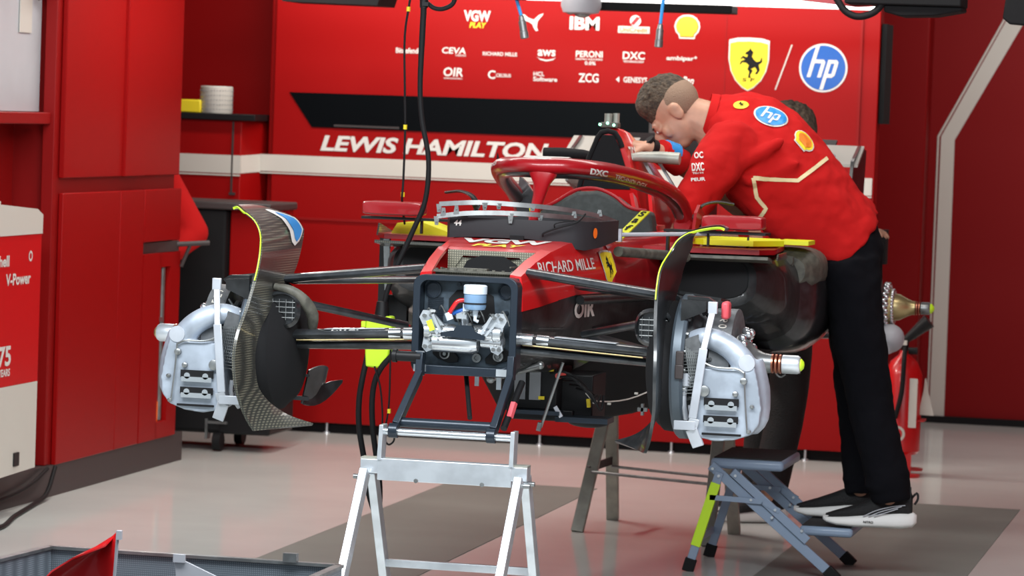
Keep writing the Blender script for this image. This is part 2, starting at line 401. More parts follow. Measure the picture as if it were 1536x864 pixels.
for s, x, z, w, h, m_ in (('Bitdefender', -1.853, 1.835, .135, .026, 0), ('CEVA', -1.639, 1.842, .115, .030, .1), ('LOGISTICS', -1.605, 1.820, .05, .008, 0), ('RICHARD MILLE', -1.416, 1.833, .165, .018, 0), ('aws', -1.192, 1.845, .085, .030, 0),
    ('PERONI', -.988, 1.846, .128, .030, 0), ('NASTRO AZZURRO', -.988, 1.822, .128, .008, 0), ('0.0%', -.982, 1.804, .052, .017, 0), ('DXC', -.776, 1.846, .105, .036, 0), ('TECHNOLOGY', -.776, 1.818, .10, .010, 0),
    ('ambipar', -.556, 1.838, .130, .026, 0), ('+', -.484, 1.846, .014, .014, 0), ('OIR', -1.638, 1.741, .095, .042, .1), ('ORGANIC', -1.638, 1.711, .09, .007, 0), ('C', -1.452, 1.735, .036, .040, 0), ('CELSIUS', -1.395, 1.733, .072, .016, 0),
    ('HCL', -1.225, 1.746, .052, .020, 0), ('Software', -1.194, 1.722, .115, .021, 0), ('ZCG', -.987, 1.735, .096, .042, 0), ('GENESYS', -.765, 1.733, .112, .026, 0), ('Ray-Ban', -.548, 1.734, .12, .046, .3)):
    wall_text(s, x, z, w, h, 'whitec', m_, .022)
wall_shape([(-.046, .008), (-.03, -.006), (0, -.012), (.03, -.006), (.046, .008), (.03, .000), (0, -.005), (-.03, .0)], -1.192, 1.818, 'whitec')
wall_shape([(-.012, 0), (.004, .014), (.004, -.014)], -.845, 1.733, 'whitec')
wall_shape(sc(SHIELD, .19, .245), -.235, 1.822, 'whitec'); wall_shape(sc(SHIELD, .178, .222), -.235, 1.816, 'yel2', lift=.0045); wall_shape(sc(HORSE, .165, .17), -.23, 1.822, 'matte', lift=.006)
wall_text('S F', -.232, 1.752, .06, .016, 'matte', .1, .01, lift=.006)
wall_shape([(-.036, -.105), (-.030, -.105), (.040, .105), (.034, .105)], -.073, 1.815, 'white')
wall_shape(circle(.112), .113, 1.818, 'whitec'); wall_shape(circle(.103), .113, 1.818, 'blue', lift=.0045)
for q_ in hp_shapes(.105): wall_shape(q_, .113, 1.818, 'whitec', lift=.006)

# ================================================================== LEFT SIDE FURNITURE
X0 = -2.41
t = thing('tall_cabinet', 'tall glossy red cabinet with tall upper doors, standing at the garage left side', 'cabinet', (-2.6, 3.9, 0))
b = MB().box((-2.62, 3.92, 1.56), (.40, 1.47, 2.87)); part('body', b, 'redtrim', t)
def door(y0, y1, z0, z1, x=X0, th=.02, m='red', n='door'):
    return part(n, MB().box((x-th/2+.012, (y0+y1)/2, (z0+z1)/2), (th, y1-y0-.006, z1-z0)), m, t, bevel=.003)
door(3.19, 3.90, 1.245, 3.0); door(3.90, 4.163, 1.245, 3.0, x=X0+.012); door(4.165, 4.655, 1.245, 3.0, x=X0+.002)
door(3.20, 3.90, .125, 1.185); door(3.90, 4.206, .125, 1.185); door(4.21, 4.70, .966, 1.185, n='drawer'); 
d = MB().box((X0+.002, 4.33, .52), (.02, .23, .79)).box((X0+.002, 4.645, .52), (.02, .13, .79)).box((X0+.002, 4.51, .885), (.02, .14, .06)).box((X0+.002, 4.51, .16), (.02, .14, .07))
dd = part('door', d, 'red', t); dd['label'] = 'lower red door with a tall open slot'
part('rail', MB().cyl((X0-.01, 4.535, .20), (X0-.01, 4.535, .85), .012).box((X0-.01, 4.50, .63), (.02, .06, .02)), 'steel', dd)
part('slot_back', MB().box((X0-.03, 4.51, .52), (.01, .15, .70)), 'charcoal', dd)
part('tag', MB().box((X0-.015, 4.49, .23), (.02, .05, .10)), 'orange', dd)
part('handle', MB().bar((X0-.02, 4.22, .938), (X0+.004, 4.68, .94), .02, .045).cyl((X0, 4.66, .945), (X0+.13, 4.74, .955), .011).cyl((X0+.06, 4.70, .95), (X0+.02, 4.70, .85), .008), 'charcoal', t, 'dark bar handle')
part('plinth', MB().box((-2.62, 3.6, .0625), (.415, 2.52, .125)), 'charcoal', t)
part('column', MB().box((X0-.035, 3.165, 1.56), (.05, .05, 2.87)), 'redtrim', t, bevel=.004)
t = thing('shelf_unit', 'red bay with pale upper board and red shelf edge, behind the dispenser', 'shelf', (-2.6, 2.6, 0))
part('backboard', MB().box((-2.50, 2.55, 2.2), (.03, 1.17, 1.40)), 'board', t)
part('shelf', MB().box((-2.57, 2.55, 1.475), (.27, 1.17, .045)), 'redtrim', t, bevel=.004)
part('back_panel', MB().box((-2.60, 2.55, .80), (.03, 1.17, 1.30)), 'redtrim', t)
part('paper_note', MB().box((-2.481, 2.95, 1.92), (.003, .13, .24)), 'white', t)
part('bracket', MB().bar((-2.47, 3.05, 1.93), (-2.40, 3.12, 2.0), .012, .012).cyl((-2.46, 3.0, 1.98), (-2.40, 3.05, 1.99), .02), 'steel', t)
# dispenser
t = thing('fluid_dispenser', 'white and red dispenser cabinet with an open sloping top, at the left edge', 'dispenser', (-2.42, 2.45, 0))
DX = -2.30
b = MB(); yy0, yy1 = 2.14, 2.70
b.prism([(yy0, .155), (yy1, .167), (yy1, .492), (yy0, .492)], (DX, 0, 0), (0, 1, 0), (0, 0, 1), -.22); part('lower_body', b, 'cream', t)
b = MB().prism([(yy0, .493), (yy1, .493), (yy1, 1.046), (yy0, 1.046)], (DX, 0, 0), (0, 1, 0), (0, 0, 1), -.22); part('front_panel', b, 'redcar', t)
b = MB().prism([(yy0, 1.047), (yy1, 1.047), (yy1, 1.118), (2.64, 1.14), (yy0, 1.17)], (DX+.004, 0, 0), (0, 1, 0), (0, 0, 1), -.02)
b.prism([(yy0, 1.047), (yy1, 1.047), (yy1, 1.125), (2.25, 1.30), (yy0, 1.30)], (DX-.20, 0, 0), (0, 1, 0), (0, 0, 1), -.02)
b.box((DX-.11, yy1-.012, 1.083), (.21, .024, .075)); part('hopper_rim', b, 'cream', t)
part('hopper_floor', MB().box((DX-.11, 2.42, 1.06), (.18, .54, .02)), 'matte', t)
part('socket', MB().box((DX+.002, 2.49, .215), (.006, .055, .05)), 'black', t)
for s, y, z, w, h in (('Shell', 2.29, .955, .14, .042), ('V-Power', 2.46, .885, .26, .044), ('75', 2.34, .605, .13, .075), ('YEARS', 2.34, .545, .12, .028)):
    p, f = text_polys(s, w, h, 0, .03); b = MB(); mark(b, p, f, (DX+.002, y, z), (0, 1, 0), (0, 0, 1)); part('lettering', b, 'whitec', t, smooth=False)
b = MB(); a, f = ringpoly(.020, .012, 24); mark(b, a, f, (DX+.002, 2.583, .966), (0, 1, 0), (0, 0, 1)); part('emblem', b, 'whitec', t, smooth=False)
b = MB().lathe((0, 0, 0), (0, .25, 1), [(0, .001), (.002, .022), (.055, .022), (.068, .012), (.070, .014), (.088, .014), (.089, .001)], 20)
for q in b.v: q += V((DX-.06, 2.36, 1.085))
o = single('fluid_bottle', b, 'cream', 'small pale bottle lying in the dispenser top tray', 'bottle', (DX-.06, 2.36, 1.085))
# wall cabinet with black top
t = thing('bench_cabinet', 'red cabinet with a thin black worktop and a white stripe, at the back left corner', 'cabinet', (-3.0, 6.6, 0))
b = MB().prism([(-3.7, 6.92), (-3.7, 6.30), (-2.625, 6.30), (-2.572, 6.44), (-2.572, 6.90)], (0, 0, .13), (1, 0, 0), (0, 1, 0), 1.345); part('body', b, 'red', t, bevel=.003)
part('worktop', MB().box((-3.125, 6.57, 1.490), (1.146, .60, .03)), 'black', t, bevel=.003)
part('stripe', MB().box((-3.165, 6.298, 1.267), (1.08, .006, .086)).box((-3.165, 6.298, 1.2155), (1.08, .006, .007)).bar((-2.625, 6.299, 1.268), (-2.571, 6.438, 1.276), .006, .084), 'white', t)
part('door_seam', MB().box((-2.665, 6.297, 1.30), (.008, .006, .34)).box((-2.66, 6.296, 1.128), (.03, .01, .012)), 'charcoal', t)
single('yellow_box', MB().box((-2.93, 6.42, 1.536), (.15, .09, .062)), 'yel2', 'small yellow box on the black worktop, beside a white roll', 'box', (-2.93, 6.42, 1.505), bevel=.006)
b = MB().lathe((-2.80, 6.45, 1.505), (0, 0, 1), [(0, .03), (0, .074), (.006, .078), (.125, .078), (.130, .074), (.130, .03)], 36)
t = thing('paper_roll', 'white paper roll with rows of grey dots, standing on the black worktop', 'roll', (-2.80, 6.45, 1.505)); part('paper', b, 'white', t)
b = MB()
for i in range(36):
    for j in range(5):
        a = 2*math.pi*i/36; b.box((-2.80+.0785*math.cos(a), 6.45+.0785*math.sin(a), 1.525+.022*j), (.004, .004, .004))
part('dot_pattern', b, 'grey', t)
# black tool cabinet on casters
t = thing('tool_trolley', 'black and red tool trolley on casters, behind the red tall cabinet', 'trolley', (-2.45, 5.2, 0))
part('body', MB().box((-2.56, 5.2, .585), (.48, .40, .99)), 'matte', t, bevel=.01)
part('drawer_unit', MB().box((-2.22, 5.23, .70), (.19, .36, .80)), 'red', t, bevel=.006)
part('base', MB().box((-2.42, 5.2, .175), (.66, .38, .19)), 'black', t, bevel=.01)
part('worktop', MB().box((-2.45, 5.2, 1.10), (.68, .44, .035)), 'charcoal', t, bevel=.008)
def caster(x, y):
    c = part('caster', MB().box((x-.05, y, .10), (.012, .05, .09)).box((x, y, .13), (.09, .05, .012)), 'steel', t)
    part('wheel', MB().lathe((x-.018, y, .045), (1, 0, 0), [(0, .03), (0, .042), (.036, .042), (.036, .03)], 20), 'rubber', c)
t.location = (-2.51, 5.5, 0); caster(-2.33, 5.02); caster(-2.68, 5.02); caster(-2.33, 5.36); caster(-2.68, 5.36)

# ================================================================== FIRE EXTINGUISHER
t = thing('fire_extinguisher', 'red fire extinguisher with a black horn, behind the standing mechanic', 'fire extinguisher', (.585, 6.05, 0))
ex, ey = .585, 6.05
part('cylinder', MB().lathe((ex, ey, .09), (0, 0, 1), [(0, .01), (.005, .07), (.02, .085), (.36, .085), (.42, .06), (.45, .025), (.47, .02)], 32), 'redcar', t)
part('valve', MB().cyl((ex, ey, .54), (ex, ey, .60), .018).bar((ex-.03, ey, .60), (ex+.05, ey, .62), .015, .012).cyl((ex+.02, ey-.02, .56), (ex+.06, ey-.02, .56), .016), 'black', t)
part('hose', MB().tube([(ex+.01, ey-.05, .60), (ex+.01, ey-.10, .52), (ex+.005, ey-.10, .38), (ex-.02, ey-.10, .26)], .011, 10, smooth=4), 'rubber', t)
part('horn', MB().tube([(ex-.05, ey-.06, .56), (ex+.02, ey-.06, .62), (ex+.11, ey-.06, .70)], [.012, .018, .034], 16), 'black', t)
part('clip', MB().box((ex+.008, ey-.10, .60), (.024, .02, .02)), 'white', t)
part('label_plate', MB().box((ex+.055, ey-.078, .33), (.035, .004, .22)), 'white', t, 'white printed label with red lines')
b = MB(); p, f = ringpoly(.036, .024, 30); mark(b, p, f, (ex-.01, ey-.087, .19), (1, 0, 0), (0, 0, 1)); part('round_sticker', b, 'white', t, smooth=False)
part('stand', MB().box((ex+.04, ey-.05, .13), (.03, .03, .26)).lathe((ex+.04, ey-.09, .0), (0, 0, 1), [(0, .06), (.012, .06), (.014, .01)], 24).lathe((ex+.05, ey+.03, .02), (0, 0, 1), [(0, .05), (.01, .05), (.012, .01)], 24).box((ex+.07, ey, .25), (.07, .10, .008)), 'redcar', t)
b = MB().sheet([[(ex+.105-.01*i, ey-.02, .44+.0*j-.055*i+.0*j) if j == 0 else (ex+.105+.045*i/3-.004, ey-.03, .44-.055*i) for j in (0, 1)] for i in range(4)], .002)
single('hanging_card', b, 'cream', 'pale paper card hanging beside the fire extinguisher', 'card', (ex+.11, ey-.02, .3))

# ================================================================== OVERHEAD EQUIPMENT
b = MB().box((-.35, 5.0, 2.078), (1.75, .22, .06)); o = single('light_bar', b, 'glow', 'long white light bar overhead near the back wall', 'lamp', (-.35, 5.0, 2.13))
single('overhead_baffle', MB().box((-.37, 4.95, 2.026), (.60, .16, .034)), 'matte', 'long flat black baffle under the white light bar', 'baffle', (-.37, 4.95, 2.03), bevel=.004)
single('overhead_box', MB().prism([(-2.05, 2.05), (-2.02, 2.004), (-1.60, 1.998), (-1.585, 2.05)], (0, 5.15, 0), (1, 0, 0), (0, 0, 1), .3).box((-1.81, 5.0, 2.07), (.45, .3, .05)), 'matte', 'flat black overhead box above the driver name, left of the cables', 'box', (-1.8, 5, 2.03))
t = thing('camera_dome', 'grey round ceiling camera with a clear double dome', 'camera', (-.70, 4.8, 2.05))
part('housing', MB().lathe((-.700, 4.8, 2.092), (0, 0, -1), [(0, .07), (.02, .085), (.075, .085), (.100, .075), (.105, .05)], 32), 'lgrey', t)
part('lens_dome', MB().ell((-.692, 4.79, 1.990), (.036, .03, .02)).ell((-.742, 4.79, 1.996), (.022, .02, .014)), 'steel', t)
def airline(x, y, ztop, zc, col, name, lab, lean):
    t = thing(name, lab, 'air line', (x, y, ztop))
    part('hose', MB().tube([(x, y, ztop), (x+lean*.4, y, (ztop+zc)/2+.02), (x+lean, y, zc)], .0065, 10, smooth=4), col, t)
    dr = V((lean*.5, 0, zc-ztop)).normalized(); p = V((x+lean, y, zc))
    part('coupling', MB().lathe(p, dr, [(0, .006), (.004, .010), (.02, .011), (.022, .014), (.06, .014), (.062, .016), (.085, .016), (.088, .010)], 20), 'steel', t)
    return t
airline(-.603, 3.0, 2.04, 1.925, 'blue2', 'hanging_air_line', 'thin blue air line with a pale metal coupling, hanging before the leaping cat emblem', .045)
airline(-.02, 3.0, 2.04, 1.910, 'blue2', 'hanging_air_line', 'blue air line with a dark coupling, hanging left of the yellow shell emblem', -.012)
single('hose_mount', MB().box((-.60, 3.0, 1.988), (.11, .06, .014)), 'black', 'small flat black mount above the thin air line', 'bracket', (-.6, 3, 1.99), bevel=.004)
b = MB().box((.87, 3.0, 2.035), (.42, .25, .07)).prism([(.80, 2.0), (1.08, 2.0), (1.08, 1.985), (.98, 1.965), (.86, 1.960), (.80, 1.975)], (0, 3.1, 0), (1, 0, 0), (0, 0, 1), .2)
t = thing('overhead_gantry', 'black equipment gantry overhead at the right with a looping hose', 'gantry', (.87, 3, 2.0)); part('housing', b, 'matte', t, bevel=.006)
part('looping_hose', MB().tube([(.62, 2.9, 2.03), (.66, 2.9, 1.975), (.71, 2.9, 1.955), (.77, 2.9, 1.975), (.81, 2.9, 2.03)], .013, 12, smooth=5), 'rubber', t)
part('red_reflection', MB().prism([(.38, 2.045), (.40, 2.02), (.68, 1.995), (.86, 2.01), (.86, 2.05)], (0, 3.12, 0), (1, 0, 0), (0, 0, 1), .1), 'redcarm', t)  # reddish reflection beside the gantry, built as a red prism
single('corner_clamp', MB().prism([(1.235, 2.05), (1.225, 1.965), (1.25, 1.945), (1.34, 1.94), (1.38, 2.05)], (0, 3.0, 0), (1, 0, 0), (0, 0, 1), .08), 'matte', 'black clamp overhead at the top right corner above the white stripe', 'clamp', (1.28, 3, 2.0), bevel=.006)
# long hanging cables
CY = 1.0
def wp(*a): return [V(p) for p in a]
t = thing('hanging_umbilical', 'thick black cable hanging from above to a lime green connector box', 'cable', (-.43, CY, 2.0))
part('cable', MB().tube([(-.431, CY, 2.06), (-.431, CY, 1.91), (-.433, CY, 1.784), (-.434, CY, 1.636), (-.424, CY, 1.531), (-.398, CY, 1.405), (-.404, CY, 1.278), (-.44, CY, 1.181), (-.49, CY, 1.063), (-.52, CY, .976), (-.53, CY, .895)], [.010]*3+[.0085]*8, 12, smooth=5), 'rubber', t)
part('sheath', MB().cyl((-.431, CY, 2.0), (-.431, CY, 1.885), .016, .013).box((-.422, CY-.01, 1.897), (.02, .02, .012)), 'black', t)
part('side_loop', MB().tube([(-.42, CY, 1.90), (-.395, CY, 1.885), (-.365, CY, 1.885), (-.335, CY, 1.905), (-.325, CY, 1.96)], .0075, 10, smooth=5), 'rubber', t)
cb = part('connector_box', MB().prism([(-.576, .905), (-.494, .905), (-.490, .84), (-.500, .77), (-.53, .738), (-.574, .742), (-.580, .83)], (0, CY+.02, 0), (1, 0, 0), (0, 0, 1), .05), 'lime', t, bevel=.006)
part('strain_relief', MB().cyl((-.53, CY-.01, .95), (-.53, CY-.01, .895), .018, .026), 'black', cb)
part('grip_tab', MB().box((-.590, CY, .875), (.014, .02, .018)).box((-.483, CY, .875), (.014, .02, .018)).box((-.483, CY, .80), (.014, .02, .018)), 'lime', cb)
part('hose', MB().tube([(-.572, CY-.01, .78), (-.585, CY-.02, .70), (-.593, CY-.02, .632), (-.590, CY-.02, .547), (-.569, CY-.02, .441), (-.55, CY-.02, .335), (-.521, CY-.02, .268), (-.514, CY-.02, .32), (-.520, CY-.02, .40), (-.545, CY-.02, .547), (-.549, CY-.02, .66), (-.525, CY-.03, .735), (-.47, CY-.03, .80)], .0095, 12, smooth=5), 'rubber', t)
part('thin_lead', MB().tube([(-.541, CY-.04, .745), (-.52, CY-.04, .68), (-.510, CY-.04, .60), (-.507, CY-.04, .54), (-.49, CY-.04, .50), (-.47, CY-.04, .51), (-.468, CY-.04, .54)], .003, 8, smooth=5), 'rubber', t)
part('clip', MB().box((-.488, CY-.04, .605), (.009, .009, .014)), 'yel2', t)
part('thin_lead', MB().tube([(-.490, CY-.04, .80), (-.489, CY-.04, .64), (-.496, CY-.04, .57), (-.508, CY-.04, .53)], .003, 8, smooth=4), 'rubber', t)
t = thing('hanging_cable', 'thin black cable with small yellow markers, left of the thick black cable', 'cable', (-.53, 1.2, 2.0))
part('lead', MB().tube([(-.515, 1.2, 2.06), (-.528, 1.2, 1.915), (-.541, 1.2, 1.80), (-.535, 1.2, 1.635), (-.529, 1.2, 1.507), (-.529, 1.2, 1.334), (-.531, 1.2, 1.27), (-.545, 1.3, 1.19)], .0038, 8, smooth=4), 'rubber', t)
for z, x in ((1.885, -.532), (1.505, -.529), (1.287, -.5295)): part('marker', MB().cyl((x, 1.2, z-.007), (x, 1.2, z+.008), .0062), 'yel2', t)
single('floor_cable', MB().tube([(-2.39, 3.18, .12), (-2.375, 3.05, .03), (-2.35, 2.85, .012), (-2.28, 2.45, .010), (-2.20, 2.06, .010), (-2.25, 1.7, .010)], .009, 10, smooth=5), 'rubber', 'dark cable curving over the pale floor from the red cabinet', 'cable', (-2.3, 2.6, 0))
single('plinth_cable', MB().tube([(-2.392, 3.10, .12), (-2.39, 2.9, .075), (-2.39, 2.6, .05), (-2.39, 2.2, .045)], .007, 8, smooth=4), 'rubber', 'short dark cable sagging along the dark plinth under the dispenser', 'cable', (-2.39, 2.7, 0))

# ================================================================== FRONT TRESTLE
TY = -.30
t = thing('front_trestle', 'silver aluminium trestle with splayed legs under the nose of the race car', 'trestle', (0, TY, 0))
part('crossbeam', MB().box((.004, TY, .553), (.386, .040, .062)), 'alu', t, bevel=.002)
part('beam_sleeve', MB().box((-.211, TY+.004, .560), (.056, .046, .040)), 'alu', t, bevel=.002); part('beam_sleeve', MB().box((.214, TY+.004, .560), (.056, .046, .040)), 'alu', t, bevel=.002)
part('end_cap', MB().box((-.211, TY+.004, .582), (.056, .044, .005)).box((.214, TY+.004, .582), (.056, .044, .005)), 'olive', t)
part('upright', MB().bar((-.184, TY, .58), (-.180, TY, .678), .012, .05, (0, 1, 0)), 'alu', t, bevel=.001); part('upright', MB().bar((.196, TY, .58), (.198, TY, .678), .012, .05, (0, 1, 0)), 'alu', t, bevel=.001)
part('top_rod', MB().cyl((-.178, TY, .659), (.196, TY, .659), .0105), 'bright', t)
def leg(x, yt, yb, m='alu'):
    return part('leg', MB().bar((x, yt, .545), (x-.006, yb, .0), .024, .042, (0, 1, 0)).box((x-.006, yb, .006), (.03, .05, .012)), m, t, bevel=.002)
leg(-.222, TY-.03, TY-.42); leg(.222, TY-.03, TY-.42); leg(-.216, TY+.03, TY+.36); leg(.228, TY+.03, TY+.36)
part('lower_rung', MB().bar((-.225, TY+.20, .262), (.222, TY+.20, .262), .018, .022), 'alu', t, bevel=.001)
part('lower_rung', MB().bar((-.225, TY-.26, .210), (.222, TY-.26, .210), .018, .022), 'alu', t, bevel=.001)
b = MB()
for x in (-.242, .242):
    for s in (-1, 1): b.cyl((x-.012, TY+.03*s, .530), (x+.012, TY+.03*s, .530), .007)
for x in (-.075, .115): b.cyl((x, TY-.021, .526), (x, TY-.026, .526), .006)
part('bolts', b, 'steel', t)
t = thing('nose_support_bracket', 'dark blue metal bracket joining the front bulkhead to the silver trestle', 'bracket', (0, -.25, .65))
for s in (-1, 1):
    x1, x2 = (-.118, -.150) if s < 0 else (.148, .132)
    part('side_arm', MB().bar((x1, -.14, .875), (x1, -.15, .81), .020, .040, (0, 1, 0)).bar((x1, -.15, .815), (x2, TY+.02, .672), .020, .040, (0, 1, 0)).lathe((x2-.013, TY, .662), (1, 0, 0), [(0, .014), (0, .021), (.026, .021), (.026, .014)], 20), 'navy', t, bevel=.002)
part('cross_tube', MB().cyl((-.150, TY+.035, .683), (.135, TY+.035, .683), .014), 'navy', t)
part('pin', MB().cyl((-.19, -.15, .862), (-.115, -.15, .862), .015).cyl((-.198, -.15, .862), (-.186, -.15, .862), .019), 'black', t)
part('diagonal_strut', MB().cyl((-.02, .0, .83), (.045, -.20, .70), .007).cyl((.17, -.10, .80), (.155, -.25, .68), .010), 'black', t)
part('safety_pin', MB().bar((.172, -.20, .75), (.165, -.22, .71), .014, .014), 'pink', t)

# ================================================================== REAR TRESTLE
t = thing('rear_trestle', 'dull grey metal trestle with thin rods under the rear of the race car', 'trestle', (-.02, 3.3, 0))
def rleg(a, b_, n='leg'): return part(n, MB().bar(a, b_, .046, .030, (0, 1, 0)), 'olive', t, bevel=.002)
rleg((-.235, 3.30, .47), (-.297, 3.12, 0)); rleg((-.225, 3.34, .47), (-.250, 3.58, 0)); rleg((.235, 3.10, .47), (.232, 2.92, 0)); rleg((.25, 3.14, .47), (.262, 3.36, 0))
part('top_beam', MB().bar((-.25, 3.32, .49), (.26, 3.12, .49), .05, .04), 'olive', t, bevel=.002)
part('rod', MB().cyl((-.262, 3.19, .222), (.235, 2.99, .222), .006).tube([(-.262, 3.19, .222), (-.285, 3.20, .228), (-.285, 3.20, .24), (-.27, 3.19, .24)], .004, 8), 'steel', t)
part('rod', MB().cyl((-.235, 3.44, .222), (.25, 3.24, .222), .006), 'steel', t)
part('hinge_plate', MB().bar((-.266, 3.23, .238), (-.235, 3.43, .245), .008, .03), 'charcoal', t)

# ================================================================== STEP STOOL
t = thing('step_stool', 'blue-grey folding two-step stool with a lime green leg sleeve, under the mechanic', 'step stool', (.56, 2.4, 0))
ya, yb = 2.20, 2.62
b = MB().box((.475, (ya+yb)/2, .378), (.255, yb-ya, .036)); top = part('upper_step', b, 'stool', t, bevel=.012)
part('tread', MB().box((.475, (ya+yb)/2, .3975), (.235, yb-ya-.02, .005)), 'tread', top, bevel=.004)
b = MB().box((.755, (ya+yb)/2+.0, .160), (.185, yb-ya-.05, .034)); low = part('lower_step', b, 'stool', t, bevel=.012)
part('tread', MB().box((.755, (ya+yb)/2, .178), (.17, yb-ya-.07, .004)), 'tread', low, bevel=.004)
for y, n in ((ya-.012, 0), (yb+.012, 1)):
    part('rail', MB().bar((.352, y, .372), (.795, y, .012), .014, .034, (0, 0, 1)), 'stool', t, bevel=.002)
    part('rail', MB().bar((.430, y-.012, .355), (.700, y-.012, .130), .012, .030, (0, 0, 1)), 'stool', t, bevel=.002)
    l = part('leg', MB().bar((.385, y-.010, .350), (.290, y-.010, .015), .014, .030, (1, 0, 0)), 'stool', t, bevel=.002)
    if n == 0: part('sleeve', MB().bar((.374, y-.012, .312), (.311, y-.012, .090), .018, .034, (1, 0, 0)), 'lime', l, 'lime green sleeve', bevel=.002)
    part('foot', MB().bar((.298, y-.010, .045), (.286, y-.010, .0), .022, .040, (1, 0, 0)), 'rubber', l, bevel=.003)
    part('foot', MB().bar((.768, y, .036), (.806, y, .002), .022, .040, (0, 0, 1)), 'rubber', t, bevel=.003)
    part('link', MB().bar((.355, y-.018, .262), (.54, y-.018, .258), .006, .018, (0, 0, 1)).bar((.54, y-.018, .258), (.60, y-.018, .228), .006, .018, (0, 0, 1)), 'stool', t)
    for x, z in ((.362, .362), (.384, .338), (.442, .342), (.50, .262), (.585, .232), (.575, .205), (.68, .165)): part('rivet', MB().cyl((x, y-.008, z), (x, y-.026, z), .005, n=10), 'alu', t)
part('cross_brace', MB().bar((.30, ya, .10), (.30, yb, .10), .012, .02), 'stool', t)

# ================================================================== FOREGROUND BIN
def bin_side(p, q, z=.43): return [(p[0], p[1]), (q[0], q[1])]
t = thing('carbon_crate', 'open grey carbon crate holding body panels, bottom left foreground', 'crate', (-.4, -1.9, 0))
A, B2, C2, D2 = (-.728, -1.50), (.030, -1.50), (.030, -2.35), (-.80, -2.35)
b = MB()
for p, q in ((A, B2), (B2, C2), (C2, D2), (D2, A)): b.bar((*p, .215), (*q, .215), .012, .425)
part('walls', b, weave('crate_carbon', (.09, .11, .13), (.24, .28, .32), 60, .4, .3), t)
part('floor_panel', MB().box((-.37, -1.92, .02), (.76, .84, .02)), 'carbonb', t)
b = MB()
for p, q in ((A, B2), (B2, C2), (C2, D2), (D2, A)): b.bar((*p, .430), (*q, .430), .022, .008)
part('rim', b, 'steel', t)
part('latch', MB().box((-.095, -1.507, .444), (.035, .02, .022)), 'steel', t)
rows = []
for i in range(9):
    k = i/8; xr = -.473+.034*k+.004*math.sin(k*3); zr = .20+.322*k; xl = -.67+.20*k**4; zl = .20+.285*k
    rows.append([(xl+(xr-xl)*j/6, -1.80+.05*math.sin(j/6*math.pi)-.03*k, zl+(zr-zl)*j/6+.012*math.sin(j/6*math.pi)) for j in range(7)])
t = thing('red_body_panel', 'curved bright red body panel sticking up out of the grey carbon crate', 'panel', (-.5, -1.8, .2))
part('skin', MB().sheet(rows, .004), 'redcar', t, angle=80)
part('edge_bracket', MB().tube([rows[i][6] for i in range(3, 9)], .004, 8).box((rows[8][6][0]+.004, rows[8][6][1], rows[8][6][2]-.008), (.012, .012, .022)), 'lgrey', t)
rows = [[(-.32+.03*j+.05*i*.3, -1.75, .462-.012*j-.0*i-.10*i) for j in range(5)] for i in range(3)]
single('grey_body_panel', MB().sheet(rows, .006).box((-.305, -1.755, .457), (.03, .006, .02)), 'lgrey', 'pale blue-grey panel edge leaning inside the carbon crate', 'panel', (-.26, -1.75, .3))
# ================================================================== THE RACE CAR (nose towards the pit lane, raised on trestles)
car = thing('race_car', 'red and black race car without wheels or bodywork, raised on trestles', 'race car', (0, 1.8, 0))
HZ = .877
# ---- monocoque : stations (Y, half width at the colour split, split z, bottom half width, bottom z, top half width, top z)
ST = [(-.06, .152, 1.000, .125, .835, .145, 1.100), (.08, .172, 1.008, .135, .820, .156, 1.136), (.24, .192, 1.020, .150, .805, .168, 1.164), (.42, .212, 1.030, .16, .795, .180, 1.184),
      (.60, .232, 1.028, .15, .785, .192, 1.190), (.80, .252, 1.022, .14, .755, .202, 1.192), (1.05, .272, 1.014, .13, .700, .215, 1.182), (1.30, .288, 1.005, .12, .620, .232, 1.176), (1.60, .300, 1.0, .13, .575, .248, 1.172),
      (1.90, .305, 1.0, .12, .560, .255, 1.172), (2.4, .30, 1.0, .12, .560, .22, 1.160), (3.0, .20, .96, .10, .60, .13, 1.08)]
def low_ring(s):
    Y, ws, zs, wb, zb, wt, zt = s; h = [(ws, zs), (ws*.995, zs-(zs-zb)*.35), (wb+(ws-wb)*.55, zb+(zs-zb)*.22), (wb, zb+.012), (wb*.8, zb)]
    return [V((x, Y, z)) for x, z in h]+[V((-x, Y, z)) for x, z in h[::-1]]
b = MB().rings([low_ring(s) for s in ST]); part('lower_monocoque', b, 'carbonb', car, angle=50)
def up_half(s, sg):
    Y, ws, zs, wb, zb, wt, zt = s; o = [(ws, zs), (ws*.99, zs+(zt-zs)*.4), (ws-(ws-wt)*.55, zs+(zt-zs)*.78), (wt, zt-.004), (wt-.03, zt)]
    return [V((sg*x, Y, z)) for x, z in o]
def strip(st, inner=None):
    bb = MB()
    for sg in (-1, 1): bb.sheet([up_half(s, sg) for s in st], .008)
    return bb
b = strip(ST[:3]); b.rings([up_half(s, 1)+up_half(s, -1)[::-1] for s in ST[2:6]])
b.add(*(lambda q: (q, [(0, 1, 2, 3)]))([V((.15, .24, 1.164)), V((-.15, .24, 1.164)), V((-.12, .20, 1.156)), V((.12, .20, 1.156))]))
b2 = strip(ST[5:10]); b.v += []
up = part('upper_monocoque', b, 'redcar', car, angle=50)
b = MB()
for sg in (-1, 1): b.sheet([up_half(s, sg) for s in ST[5:10]], .010)
sides = part('cockpit_side', b, 'redcarm', car, angle=50)
